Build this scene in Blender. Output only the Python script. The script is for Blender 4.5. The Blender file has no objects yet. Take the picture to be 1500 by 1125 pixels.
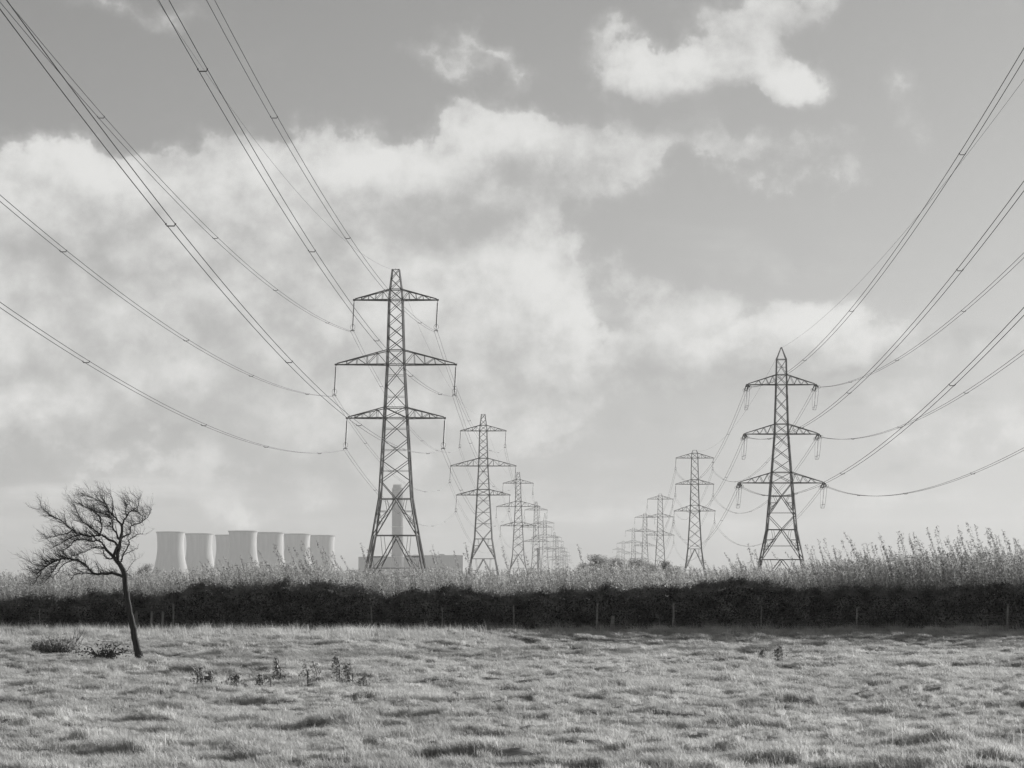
import bpy, math, random
import numpy as np
from mathutils import Vector, Matrix, Quaternion

random.seed(11)
rng = np.random.default_rng(11)
SC = bpy.context.scene
COL = SC.collection
EYE = 1.8            # eye height above the hedge foot
F = 3870.0           # focal length in pixels of the 1500 px wide photograph
VX, VY = 860.0, 859.0   # where the power lines vanish: image column / horizon row

# ------------------------------------------------------------------ camera
cam = bpy.data.cameras.new('camera')
cam.sensor_width = 36.0
cam.lens = 36.0 * F / 1500.0
cam.shift_x = (750 - VX) / 1500.0
cam.shift_y = (VY - 562.5) / 1500.0
cam.clip_start = 0.5
cam.clip_end = 30000.0
camo = bpy.data.objects.new('camera', cam)
camo.location = (0, 0, EYE)
camo.rotation_euler = (math.pi / 2, 0, 0)
COL.objects.link(camo)
SC.camera = camo

# ------------------------------------------------------------------ light
SUN_AZ, SUN_EL = math.radians(51), math.radians(14.5)   # azimuth to the right of the view axis (+Y)
sdir = Vector((math.sin(SUN_AZ) * math.cos(SUN_EL), math.cos(SUN_AZ) * math.cos(SUN_EL), math.sin(SUN_EL)))
sun = bpy.data.lights.new('sun', 'SUN')
sun.energy = 5.0
sun.angle = math.radians(0.53)
sun.color = (1.0, 0.996, 0.982)
suno = bpy.data.objects.new('sun', sun)
suno.rotation_euler = sdir.to_track_quat('Z', 'Y').to_euler()
suno.location = (60, 60, 60)
COL.objects.link(suno)

vs = SC.view_settings
vs.view_transform = 'Standard'
vs.look = 'None'
vs.exposure = 1.0
vs.gamma = 1.0
vs.use_curve_mapping = False
SC.render.engine = 'CYCLES'
SC.cycles.use_denoising = True
SC.cycles.denoiser = 'OPENIMAGEDENOISE'
SC.cycles.denoising_input_passes = 'RGB_ALBEDO_NORMAL'
SC.cycles.denoising_prefilter = 'NONE'
SC.cycles.max_bounces = 8
SC.cycles.diffuse_bounces = 3
SC.cycles.glossy_bounces = 2
SC.cycles.transmission_bounces = 4
SC.cycles.transparent_max_bounces = 4
SC.cycles.volume_bounces = 0
SC.cycles.sample_clamp_indirect = 4.0
SC.cycles.use_fast_gi = False

# ------------------------------------------------------------------ sky
TINT = (1.0, 0.997, 0.978)
SKY_STRENGTH = 0.05
wd = bpy.data.worlds.new('World')
SC.world = wd
wd.use_nodes = True
nt = wd.node_tree
nt.nodes.clear()
N = nt.nodes
L = nt.links


def nd(t, **kw):
    n = N.new(t)
    for k, v in kw.items():
        setattr(n, k, v)
    return n


def mth(op, a, b=None, c=None, clamp=False):
    n = nd('ShaderNodeMath', operation=op)
    n.use_clamp = clamp
    for i, v in enumerate((a, b, c)):
        if v is None:
            continue
        if isinstance(v, (int, float)):
            n.inputs[i].default_value = v
        else:
            L.new(v, n.inputs[i])
    return n.outputs[0]


def vmth(op, a, b=None):
    n = nd('ShaderNodeVectorMath', operation=op)
    for i, v in enumerate((a, b)):
        if v is None:
            continue
        if isinstance(v, (tuple, list)):
            n.inputs[i].default_value = v
        else:
            L.new(v, n.inputs[i])
    return n.outputs[0]


def maprange(v, a, b, c, d, smooth=True):
    n = nd('ShaderNodeMapRange')
    if smooth:
        n.interpolation_type = 'SMOOTHSTEP'
    L.new(v, n.inputs['Value'])
    for k, x in zip(('From Min', 'From Max', 'To Min', 'To Max'), (a, b, c, d)):
        n.inputs[k].default_value = x
    return n.outputs[0]


def noise(vec, scale, detail=5, rough=0.55, out='Fac'):
    n = nd('ShaderNodeTexNoise')
    n.inputs['Scale'].default_value = scale
    n.inputs['Detail'].default_value = detail
    n.inputs['Roughness'].default_value = rough
    L.new(vec, n.inputs['Vector'])
    return n.outputs[out]


sky = nd('ShaderNodeTexSky', sky_type='NISHITA')
sky.sun_disc = False
sky.sun_elevation = SUN_EL
sky.sun_rotation = SUN_AZ
sky.altitude = 20
sky.air_density = 1.0
sky.dust_density = 1.4
sky.ozone_density = 1.0
bw = nd('ShaderNodeRGBToBW')
L.new(sky.outputs[0], bw.inputs[0])
CLEAR_GAIN = 0.81
CLOUD_LO, CLOUD_HI = 4.2, 7.8
clear = mth('MULTIPLY', bw.outputs[0], CLEAR_GAIN)

tc = nd('ShaderNodeTexCoord')
D0 = vmth('SCALE', tc.outputs['Generated'])
D0.node.inputs['Scale'].default_value = 38.7      # one unit is about 1.48 degrees
sep = nd('ShaderNodeSeparateXYZ')
L.new(tc.outputs['Generated'], sep.inputs[0])
az = mth('ARCTAN2', sep.outputs[0], sep.outputs[1])
el = mth('ARCSINE', sep.outputs[2])
U = mth('MULTIPLY', az, 38.7)
V = mth('MULTIPLY', el, 38.7)
comb = nd('ShaderNodeCombineXYZ')
L.new(U, comb.inputs[0])
L.new(V, comb.inputs[1])
def sky_place(px, py):
    a = math.atan((px - VX) / F)
    e = math.atan((VY - py) * math.cos(a) / F)
    return a * 38.7, e * 38.7


CLOUDS = [
    # the broad bank
    (-40, 275, 180, 90, .95), (105, 232, 90, 42, .7), (190, 245, 60, 40, .4), (210, 325, 270, 95, 1.0), (390, 275, 190, 80, .95),
    (335, 212, 60, 26, .45), (410, 222, 50, 30, .4), (545, 235, 150, 64, 1.0), (640, 235, 110, 60, .8), (738, 180, 80, 62, 1.1), (745, 235, 90, 70, .8),
    (870, 205, 120, 46, .85), (640, 310, 220, 80, .9), (820, 262, 140, 56, .9), (950, 228, 70, 34, .6),
    (40, 440, 330, 170, 1.2), (350, 430, 330, 170, 1.2), (620, 390, 200, 110, 1.0), (760, 395, 95, 75, 1.15),
    (790, 490, 105, 62, 1.15), (640, 490, 180, 90, .9),
    # gaps between the layers
    (560, 345, 130, 26, -.45), (250, 395, 170, 24, -.45), (430, 515, 210, 22, -.45), (90, 535, 160, 24, -.4), (690, 338, 90, 18, -.5),
    (880, 452, 46, 22, -.4), (690, 556, 130, 20, -.4), (250, 640, 260, 18, -.35), (330, 330, 90, 22, -.35), (60, 350, 110, 22, -.4),
    # small heaps to the right
    (895, 402, 50, 42, .75), (965, 438, 85, 28, .7), (1060, 428, 62, 28, .8), (1010, 492, 260, 52, .9),
    (1260, 492, 200, 44, .8), (1455, 465, 40, 22, .5),
    # thin layers low down
    (200, 600, 480, 130, .85), (600, 600, 340, 120, .8), (900, 565, 300, 60, .6), (1250, 565, 300, 46, .6),
    (1450, 635, 170, 44, .65), (1200, 640, 220, 32, .5), (800, 612, 70, 26, .6), (835, 662, 60, 18, .45),
    (450, 740, 420, 40, .4), (1150, 745, 420, 32, .4),
    # fair weather puffs up high
    (945, 94, 88, 54, 1.2), (1020, 106, 100, 50, 1.0), (1095, 92, 84, 58, 1.25), (1165, 112, 84, 42, 1.0),
    (1030, 22, 60, 40, .5), (1140, 22, 95, 42, .7), (1215, 10, 70, 26, .5),
    (692, 55, 62, 30, .62), (640, 92, 62, 24, .6), (745, 86, 36, 18, .5), (662, 150, 40, 24, .55),
    (1035, 200, 66, 44, 1.0), (1085, 240, 76, 28, .85), (1200, 232, 92, 30, .95),
    (1330, 130, 30, 48, .5), (1345, 190, 40, 18, .42), (190, 4, 120, 24, .55),
]


def cloud_field(off, full=True):
    """thickness of cloud in the direction looked at, moved by off (dx, up) units"""
    Dv = vmth('ADD', D0, (off[0], 0.0, off[1]))
    Cv = vmth('ADD', comb.outputs[0], (off[0], off[1], 0.0))
    # turbulence pushes the place of each cloud about
    wa = vmth('SUBTRACT', noise(Dv, 0.75, 1, 0.5, 'Color'), (0.5, 0.5, 0.5))
    wb = vmth('SUBTRACT', noise(Dv, 2.6, 3, 0.6, 'Color'), (0.5, 0.5, 0.5))
    Pv = vmth('ADD', Cv, vmth('MULTIPLY', wa, (1.2, 1.3, 0.0)))
    Pv = vmth('ADD', Pv, vmth('MULTIPLY', wb, (0.65, 0.6, 0.0)))
    acc = None
    part = None
    for (px, py, rx, ry, amp) in sorted(CLOUDS, key=lambda c: -c[2] * c[3] - (4000 if c[4] < 0 else 0)):
        if rx * ry < 3000 and amp > 0 and part is None:
            part = acc
            if not full:
                break
        cx, cy = sky_place(px, py)
        gr = nd('ShaderNodeTexGradient', gradient_type='SPHERICAL')
        kx_, ky_ = 100 / (rx * 1.3), 100 / (ry * 1.3)
        gr.texture_mapping.vector_type = 'POINT'
        gr.texture_mapping.scale = (kx_, ky_, 0.001)
        gr.texture_mapping.translation = (-cx * kx_, -cy * ky_, 0)
        L.new(Pv, gr.inputs[0])
        if acc is None:
            acc = mth('MULTIPLY', gr.outputs['Fac'], amp)
        else:
            acc = mth('MULTIPLY_ADD', gr.outputs['Fac'], amp, acc)
    # the same broken cloud carries on over the rest of the sky
    fr = maprange(noise(Dv, 0.16, 3, 0.5), 0.46, 0.66, 0.0, 0.95)
    acc = mth('ADD', acc, mth('MULTIPLY', fr, wout))
    part = mth('ADD', part, mth('MULTIPLY', fr, wout))
    fb = noise(Dv, 1.55, 7, 0.60)
    return acc, fb, part


cxc, cyc = sky_place(760, 420)
mo = nd('ShaderNodeMapping', vector_type='TEXTURE')
mo.inputs['Location'].default_value = (cxc, cyc, 0)
mo.inputs['Scale'].default_value = (9.5, 6.6, 1)
L.new(comb.outputs[0], mo.inputs['Vector'])
ln = nd('ShaderNodeVectorMath', operation='LENGTH')
L.new(mo.outputs[0], ln.inputs[0])
wout = maprange(ln.outputs['Value'], 0.85, 1.35, 0.0, 1.0)

acc0, fb0, part0 = cloud_field((0.0, 0.0))
_, fb1, part1 = cloud_field((0.22, 0.46), False)        # a little nearer the light
thick = mth('MINIMUM', acc0, 0.95)
dens = mth('ADD', thick, mth('MULTIPLY', mth('SUBTRACT', fb0, 0.5), 1.45))
crisp = maprange(dens, 0.28, 0.66, 0.0, 1.0)
soft = maprange(dens, 0.02, 0.60, 0.0, 0.55)
alpha = mth('MAXIMUM', crisp, soft)
alpha = mth('MULTIPLY', alpha, mth('MULTIPLY_ADD', acc0, 1.2, 0.12, clamp=True))
# thin level sheets low over the horizon, seen edge on
Dl = vmth('MULTIPLY', D0, (0.35, 0.35, 2.0))
sheet = maprange(noise(Dl, 0.9, 5, 0.55), 0.42, 0.66, 0.0, 0.75)
sheet = mth('MULTIPLY', sheet, maprange(el, 0.01, 0.035, 0.35, 1.0))
sheet = mth('MULTIPLY', sheet, maprange(el, 0.085, 0.15, 1.0, 0.0))
alpha = mth('MAXIMUM', alpha, sheet)
# sunlit where the cloud thins out towards the light, grey where more cloud lies above
m0 = mth('MULTIPLY_ADD', fb0, 1.3, part0)
m1 = mth('MULTIPLY_ADD', fb1, 1.3, part1)
rel = mth('MULTIPLY', mth('SUBTRACT', m0, m1), 0.5)
Ds = vmth('MULTIPLY', D0, (0.55, 0.55, 1.0))
big = noise(Ds, 0.85, 4, 0.5)
lit = mth('ADD', mth('ADD', rel, mth('MULTIPLY', mth('SUBTRACT', big, 0.5), 1.9)), 0.47)
lit = mth('ADD', lit, mth('MULTIPLY', mth('SUBTRACT', fb0, 0.5), 1.3))
lit = maprange(lit, -0.2, 1.35, 0.0, 1.0)
cl = maprange(lit, 0.0, 1.0, CLOUD_LO, CLOUD_HI, smooth=False)
alpha = mth('MULTIPLY', alpha, 0.93)
mixf = nd('ShaderNodeMix', data_type='FLOAT')
L.new(alpha, mixf.inputs[0])
L.new(clear, mixf.inputs[2])
L.new(cl, mixf.inputs[3])
tint = nd('ShaderNodeVectorMath', operation='SCALE')
tint.inputs[0].default_value = TINT
L.new(mixf.outputs[0], tint.inputs['Scale'])
bg = nd('ShaderNodeBackground')
bg.inputs['Strength'].default_value = SKY_STRENGTH
L.new(tint.outputs[0], bg.inputs['Color'])
wo = nd('ShaderNodeOutputWorld')
L.new(bg.outputs[0], wo.inputs['Surface'])

# ================================================================== helpers


def at(px, py, d):
    """photo column / row at distance d -> point"""
    return Vector(((px - VX) * d / F, d, EYE + (VY - py) * d / F))


def X(px, d):
    return (px - VX) * d / F


def vnoise(x, y, seed=0):
    """smooth value noise, -1..1"""
    x = np.asarray(x, float)
    y = np.asarray(y, float)
    xi = np.floor(x).astype(np.int64)
    yi = np.floor(y).astype(np.int64)
    fx = x - xi
    fy = y - yi
    fx = fx * fx * (3 - 2 * fx)
    fy = fy * fy * (3 - 2 * fy)

    def h(a, b):
        n = (a * 374761393 + b * 668265263 + seed * 974634721) & 0x7fffffff
        n = ((n ^ (n >> 13)) * 1274126177) & 0x7fffffff
        return ((n ^ (n >> 16)) & 0xffff) / 32767.5 - 1
    return (h(xi, yi) * (1 - fx) + h(xi + 1, yi) * fx) * (1 - fy) + (h(xi, yi + 1) * (1 - fx) + h(xi + 1, yi + 1) * fx) * fy


def sstep(a, b, x):
    t = np.clip((np.asarray(x, float) - a) / (b - a), 0, 1)
    return t * t * (3 - 2 * t)


HEDGE_D = 117.0


def ground_z(x, d, bumps=True):
    x = np.asarray(x, float)
    d = np.asarray(d, float)
    base = -0.82 + 0.17 * sstep(45, 85, d)
    side = sstep(-1.5, -8.0, x)                      # towards the bare tree the bank comes forward
    r0 = 105.5 - 15.0 * side
    r1 = 116.5 - 9.0 * side
    t = np.clip((d - r0) / (r1 - r0), 0, 1)
    t = t * t * (3 - 2 * t)
    top = 0.0 * d - 0.17
    z = base + (top - base) * t
    if bumps:
        def mound(sx, sy, sd, lo_, hi_):
            return sstep(lo_, hi_, vnoise(x / sx + 0.35 * vnoise(x / (sx * .5), d / (sy * .5), sd + 50), d / sy, sd))
        f = sstep(20, 30, d) * (1 - sstep(115.5, 118.5, d)) * (1 - sstep(45, 60, np.abs(x)))
        b = 0.08 * vnoise(x / 6.0, d / 6.0, 1) * (1 - 0.7 * t) + 0.03 * vnoise(x / 1.5, d / 1.2, 2) + 0.10 * mound(0.95, 0.8, 3, 0.28, 0.66) + 0.085 * mound(0.5, 0.42, 4, 0.25, 0.62) + 0.03 * vnoise(x / 0.3, d / 0.25, 5) - 0.05
        # flat spot worn round the tree foot
        g_ = np.exp(-(((x + 15.24) / 1.6) ** 2 + ((d - 90) / 2.2) ** 2))
        z = z + f * b * (1 - g_) - 0.20 * g_
    return z


def hit(px, py):
    """distance at which the sight line through a photo pixel meets the ground"""
    ds = np.arange(26, 116, 0.1)
    zs_ = ground_z((px - VX) * ds / F, ds)
    ok = EYE + (VY - py) * ds / F <= zs_
    return float(ds[np.argmax(ok)]) if ok.any() else 100.0


def gz(x, d):
    return float(ground_z(np.array([x]), np.array([d]))[0])


class MB:
    def __init__(self):
        self.v = []
        self.f = []

    def quad(self, a, b, c, d):
        n = len(self.v)
        self.v += [tuple(a), tuple(b), tuple(c), tuple(d)]
        self.f.append((n, n + 1, n + 2, n + 3))

    def box(self, lo, hi):
        n = len(self.v)
        for z in (lo[2], hi[2]):
            self.v += [(lo[0], lo[1], z), (hi[0], lo[1], z), (hi[0], hi[1], z), (lo[0], hi[1], z)]
        self.f += [(n + a, n + b, n + c, n + e) for a, b, c, e in
                   ((3, 2, 1, 0), (4, 5, 6, 7), (0, 1, 5, 4), (1, 2, 6, 5), (2, 3, 7, 6), (3, 0, 4, 7))]

    def bar(self, p, q, w, w2=None):
        p = Vector(p)
        q = Vector(q)
        w2 = w if w2 is None else w2
        d = (q - p)
        if d.length < 1e-6:
            return
        d.normalize()
        a = d.cross(Vector((0, 0, 1)))
        if a.length < 1e-3:
            a = Vector((1, 0, 0))
        a.normalize()
        b = d.cross(a)
        n = len(self.v)
        for o, ww in ((p, w), (q, w2)):
            for s, t in ((-1, -1), (1, -1), (1, 1), (-1, 1)):
                self.v.append(tuple(o + a * (s * ww / 2) + b * (t * ww / 2)))
        self.f += [(n + i, n + (i + 1) % 4, n + 4 + (i + 1) % 4, n + 4 + i) for i in range(4)]
        self.f += [(n + 3, n + 2, n + 1, n), (n + 4, n + 5, n + 6, n + 7)]

    def tube(self, pts, radii, sides=6, cap=True):
        pts = [Vector(p) for p in pts]
        n0 = len(self.v)
        m = len(pts)
        ref = None
        for i, p in enumerate(pts):
            t = pts[min(i + 1, m - 1)] - pts[max(i - 1, 0)]
            if t.length < 1e-9:
                t = Vector((0, 0, 1))
            t.normalize()
            if ref is None:
                ref = t.cross(Vector((0.13, 0.97, 0.21)))
                if ref.length < 1e-3:
                    ref = t.cross(Vector((1, 0, 0)))
            ref = ref - t * ref.dot(t)
            ref.normalize()
            b = t.cross(ref)
            r = radii[i] if hasattr(radii, '__len__') else radii
            for k in range(sides):
                a = 2 * math.pi * k / sides
                self.v.append(tuple(p + ref * (r * math.cos(a)) + b * (r * math.sin(a))))
        for i in range(m - 1):
            for k in range(sides):
                k2 = (k + 1) % sides
                self.f.append((n0 + i * sides + k, n0 + i * sides + k2, n0 + (i + 1) * sides + k2, n0 + (i + 1) * sides + k))
        if cap:
            self.f.append(tuple(n0 + k for k in reversed(range(sides))))
            self.f.append(tuple(n0 + (m - 1) * sides + k for k in range(sides)))

    def lathe(self, prof, seg=16, c=(0, 0, 0)):
        n0 = len(self.v)
        for (r, z) in prof:
            for k in range(seg):
                a = 2 * math.pi * k / seg
                self.v.append((c[0] + r * math.cos(a), c[1] + r * math.sin(a), c[2] + z))
        for i in range(len(prof) - 1):
            for k in range(seg):
                k2 = (k + 1) % seg
                self.f.append((n0 + i * seg + k, n0 + i * seg + k2, n0 + (i + 1) * seg + k2, n0 + (i + 1) * seg + k))

    def mesh(self, name, smooth=False):
        me = bpy.data.meshes.new(name)
        me.from_pydata(self.v, [], self.f)
        if smooth:
            me.polygons.foreach_set('use_smooth', [True] * len(me.polygons))
        me.update()
        return me

    def build(self, name, mat, parent=None, smooth=False):
        return link(name, self.mesh(name, smooth), mat, parent)


def link(name, me, mat=None, parent=None):
    if mat is not None and not me.materials:
        me.materials.append(mat)
    o = bpy.data.objects.new(name, me)
    COL.objects.link(o)
    if parent is not None:
        o.parent = parent
    return o


def empty(name, loc=(0, 0, 0), rz=0.0):
    o = bpy.data.objects.new(name, None)
    o.empty_display_size = 0.5
    o.location = loc
    o.rotation_euler = (0, 0, rz)
    COL.objects.link(o)
    return o


def tag(o, label=None, cat=None, group=None, kind=None):
    if label:
        o['label'] = label
    if cat:
        o['category'] = cat
    if group:
        o['group'] = group
    if kind:
        o['kind'] = kind
    return o


def copy_tree(o, parent=None):
    c = o.copy()
    COL.objects.link(c)
    c.parent = parent
    for ch in KIDS.get(o.name, []):
        copy_tree(ch, c)
    return c


KIDS = {}


def index_children():
    KIDS.clear()
    for o in COL.objects:
        if o.parent is not None:
            KIDS.setdefault(o.parent.name, []).append(o)


def quads_mesh(name, verts, nper=4):
    """verts: (n,nper,3) separate polygons"""
    n = verts.shape[0]
    me = bpy.data.meshes.new(name)
    me.vertices.add(n * nper)
    me.vertices.foreach_set('co', verts.astype(np.float32).ravel())
    me.loops.add(n * nper)
    me.loops.foreach_set('vertex_index', np.arange(n * nper, dtype=np.int32))
    me.polygons.add(n)
    me.polygons.foreach_set('loop_start', np.arange(0, n * nper, nper, dtype=np.int32))
    me.update(calc_edges=True)
    me.validate()
    return me


def leaf_quads(cen, size, rng, aspect=0.55, up=None):
    """diamond leaves about centres, random attitude"""
    n = len(cen)
    a = rng.normal(size=(n, 3))
    if up is not None:
        a = a * (1 - up[3]) + np.array(up[:3]) * up[3] * 2
    a /= np.linalg.norm(a, axis=1)[:, None] + 1e-9
    b = rng.normal(size=(n, 3))
    b = np.cross(a, b)
    b /= np.linalg.norm(b, axis=1)[:, None] + 1e-9
    s = (size if np.ndim(size) else np.full(n, size))[:, None]
    v = np.empty((n, 4, 3))
    v[:, 0] = cen - a * s * 0.5
    v[:, 1] = cen + b * s * aspect * 0.5
    v[:, 2] = cen + a * s * 0.5
    v[:, 3] = cen - b * s * aspect * 0.5
    return v


# ================================================================== materials
def grey(v, k=1.0):
    return (v * 1.0, v * 0.998, v * 0.985, 1.0)


def material(name, v, rough=0.7, var=0.25, scale=3.0, transl=0.0, rand=0.0, spec=0.3, metal=0.0, bump=0.0, stretch=None, detail=5, big=None):
    m = bpy.data.materials.new(name)
    m.use_nodes = True
    t = m.node_tree
    nn, ll = t.nodes, t.links
    nn.clear()
    out = nn.new('ShaderNodeOutputMaterial')
    pr = nn.new('ShaderNodeBsdfPrincipled')
    pr.inputs['Roughness'].default_value = rough
    pr.inputs['Metallic'].default_value = metal
    pr.inputs['Specular IOR Level'].default_value = spec
    geo = nn.new('ShaderNodeNewGeometry')
    tcn = nn.new('ShaderNodeTexCoord')
    vec = tcn.outputs['Object'] if stretch is not None else geo.outputs['Position']
    if stretch is not None:
        mpn = nn.new('ShaderNodeMapping')
        mpn.inputs['Scale'].default_value = stretch
        ll.new(vec, mpn.inputs[0])
        vec = mpn.outputs[0]
    nz = nn.new('ShaderNodeTexNoise')
    nz.inputs['Scale'].default_value = scale
    nz.inputs['Detail'].default_value = detail
    ll.new(vec, nz.inputs['Vector'])
    mr = nn.new('ShaderNodeMapRange')
    mr.inputs['From Min'].default_value = 0.3
    mr.inputs['From Max'].default_value = 0.7
    mr.inputs['To Min'].default_value = 1 - var
    mr.inputs['To Max'].default_value = 1 + var
    ll.new(nz.outputs['Fac'], mr.inputs['Value'])
    fac = mr.outputs[0]
    if big is not None:
        n2 = nn.new('ShaderNodeTexNoise')
        n2.inputs['Scale'].default_value = big[0]
        n2.inputs['Detail'].default_value = 3
        ll.new(geo.outputs['Position'], n2.inputs['Vector'])
        m2 = nn.new('ShaderNodeMapRange')
        m2.inputs['From Min'].default_value = 0.35
        m2.inputs['From Max'].default_value = 0.65
        m2.inputs['To Min'].default_value = 1 - big[1]
        m2.inputs['To Max'].default_value = 1 + big[1]
        ll.new(n2.outputs['Fac'], m2.inputs['Value'])
        mu = nn.new('ShaderNodeMath')
        mu.operation = 'MULTIPLY'
        ll.new(fac, mu.inputs[0])
        ll.new(m2.outputs[0], mu.inputs[1])
        fac = mu.outputs[0]
    if rand > 0:
        oi = nn.new('ShaderNodeObjectInfo')
        m3 = nn.new('ShaderNodeMapRange')
        m3.inputs['To Min'].default_value = 1 - rand
        m3.inputs['To Max'].default_value = 1 + rand
        ll.new(oi.outputs['Random'], m3.inputs['Value'])
        mu = nn.new('ShaderNodeMath')
        mu.operation = 'MULTIPLY'
        ll.new(fac, mu.inputs[0])
        ll.new(m3.outputs[0], mu.inputs[1])
        fac = mu.outputs[0]
    vm = nn.new('ShaderNodeVectorMath')
    vm.operation = 'SCALE'
    vm.inputs[0].default_value = grey(v)[:3]
    ll.new(fac, vm.inputs['Scale'])
    ll.new(vm.outputs[0], pr.inputs['Base Color'])
    if bump > 0:
        bp = nn.new('ShaderNodeBump')
        bp.inputs['Strength'].default_value = bump
        ll.new(nz.outputs['Fac'], bp.inputs['Height'])
        ll.new(bp.outputs[0], pr.inputs['Normal'])
    sh_ = pr.outputs[0]
    if transl > 0:
        tr = nn.new('ShaderNodeBsdfTranslucent')
        ll.new(vm.outputs[0], tr.inputs['Color'])
        mx = nn.new('ShaderNodeMixShader')
        mx.inputs[0].default_value = transl
        ll.new(pr.outputs[0], mx.inputs[1])
        ll.new(tr.outputs[0], mx.inputs[2])
        sh_ = mx.outputs[0]
    ll.new(sh_, out.inputs['Surface'])
    return m


M = {
    'soil': material('pasture_soil', 0.15, 0.95, 0.35, 2.5, spec=0.05, bump=0.3, big=(0.08, 0.2)),
    'grass': material('pasture_grass', 0.43, 0.55, 0.15, 0.9, transl=0.42, rand=0.32, spec=0.35, big=(0.22, 0.14)),
    'hedge': material('hedge_leaf', 0.17, 0.5, 0.75, 1.5, transl=0.3, spec=0.15),
    'hedgebark': material('hedge_twigs', 0.03, 0.9, 0.4, 8.0, spec=0.05),
    'willow': material('willow_leaf', 0.34, 0.65, 0.3, 3.0, transl=0.45, rand=0.35, spec=0.2),
    'stem': material('willow_stem', 0.14, 0.7, 0.3, 2.0, rand=0.3, spec=0.3),
    'bark': material('tree_bark', 0.05, 0.9, 0.5, 1.0, stretch=(22, 22, 2.2), bump=0.6, spec=0.1),
    'twig': material('tree_twig', 0.045, 0.85, 0.3, 6.0, spec=0.15),
    'weed': material('weed_leaf', 0.26, 0.55, 0.4, 12.0, transl=0.5, spec=0.3),
    'brush': material('dead_brush', 0.07, 0.8, 0.4, 9.0, spec=0.15),
    'steel': material('galvanised_steel', 0.15, 0.65, 0.3, 0.35, spec=0.35, metal=0.0),
    'wire': material('aluminium_cable', 0.025, 0.6, 0.15, 0.5, spec=0.3),
    'glass': material('insulator_glass', 0.09, 0.35, 0.2, 2.0, spec=0.5),
    'concrete': material('cooling_tower_concrete', 0.24, 0.85, 0.16, 1.0, spec=0.15, stretch=(0.16, 0.16, 0.012), big=(0.02, 0.08)),
    'rim': material('weathered_rim', 0.15, 0.9, 0.15, 0.05, spec=0.1),
    'stack': material('chimney_concrete', 0.06, 0.85, 0.10, 0.03, spec=0.15),
    'cladding': material('boiler_house_cladding', 0.10, 0.7, 0.12, 0.02, spec=0.2, stretch=(1, 1, 0.1)),
    'pale': material('pale_cladding', 0.42, 0.7, 0.1, 0.02, spec=0.2),
    'post': material('weathered_post', 0.20, 0.85, 0.35, 1.0, stretch=(30, 30, 3), spec=0.1),
    'plank': material('dark_plank', 0.05, 0.85, 0.4, 1.0, stretch=(3, 30, 30), spec=0.1),
    'fartree': material('far_tree_leaf', 0.26, 0.7, 0.4, 0.6, transl=0.35, spec=0.15),
}

# ================================================================== ground


def axis(parts):
    out = []
    for a, b, n in parts:
        out += list(np.linspace(a, b, n, endpoint=False))
    out.append(parts[-1][1])
    return np.array(out)


gx = axis([(-6000, -300, 12), (-300, -52, 12), (-52, 46, 400), (46, 300, 12), (300, 6000, 12)])
gy = axis([(-900, -40, 8), (-40, 24, 16), (24, 120, 420), (120, 400, 20), (400, 9000, 20)])
GX, GY = np.meshgrid(gx, gy)
GZ = ground_z(GX, GY) - 0.03 * (np.abs(GY - 70) < 47)
nx, ny = len(gx), len(gy)
gverts = np.stack([GX.ravel(), GY.ravel(), GZ.ravel()], 1)
idx = np.arange(nx * ny).reshape(ny, nx)
gf = np.stack([idx[:-1, :-1], idx[:-1, 1:], idx[1:, 1:], idx[1:, :-1]], -1).reshape(-1, 4)
me = bpy.data.meshes.new('field')
me.vertices.add(len(gverts))
me.vertices.foreach_set('co', gverts.astype(np.float32).ravel())
me.loops.add(gf.size)
me.loops.foreach_set('vertex_index', gf.astype(np.int32).ravel())
me.polygons.add(len(gf))
me.polygons.foreach_set('loop_start', np.arange(0, gf.size, 4, dtype=np.int32))
me.update(calc_edges=True)
me.polygons.foreach_set('use_smooth', np.ones(len(gf), dtype=bool))
field = link('field', me, M['soil'])
tag(field, kind='structure')

# ------------------------------------------------------------------ instanced stuff
def scatter_group(coll):
    g = bpy.data.node_groups.new('scatter_' + coll.name, 'GeometryNodeTree')
    g.interface.new_socket('Geometry', in_out='INPUT', socket_type='NodeSocketGeometry')
    g.interface.new_socket('Geometry', in_out='OUTPUT', socket_type='NodeSocketGeometry')
    n = g.nodes
    gi = n.new('NodeGroupInput')
    go = n.new('NodeGroupOutput')
    iop = n.new('GeometryNodeInstanceOnPoints')
    ci = n.new('GeometryNodeCollectionInfo')
    ci.inputs['Collection'].default_value = coll
    ci.inputs['Separate Children'].default_value = True
    ci.inputs['Reset Children'].default_value = True

    def attr(name, t):
        a = n.new('GeometryNodeInputNamedAttribute')
        a.data_type = t
        a.inputs['Name'].default_value = name
        return a.outputs[0]
    g.links.new(gi.outputs[0], iop.inputs['Points'])
    g.links.new(ci.outputs[0], iop.inputs['Instance'])
    iop.inputs['Pick Instance'].default_value = True
    g.links.new(attr('kind_index', 'INT'), iop.inputs['Instance Index'])
    g.links.new(attr('turn', 'FLOAT_VECTOR'), iop.inputs['Rotation'])
    g.links.new(attr('size', 'FLOAT_VECTOR'), iop.inputs['Scale'])
    g.links.new(iop.outputs[0], go.inputs[0])
    return g


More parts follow.
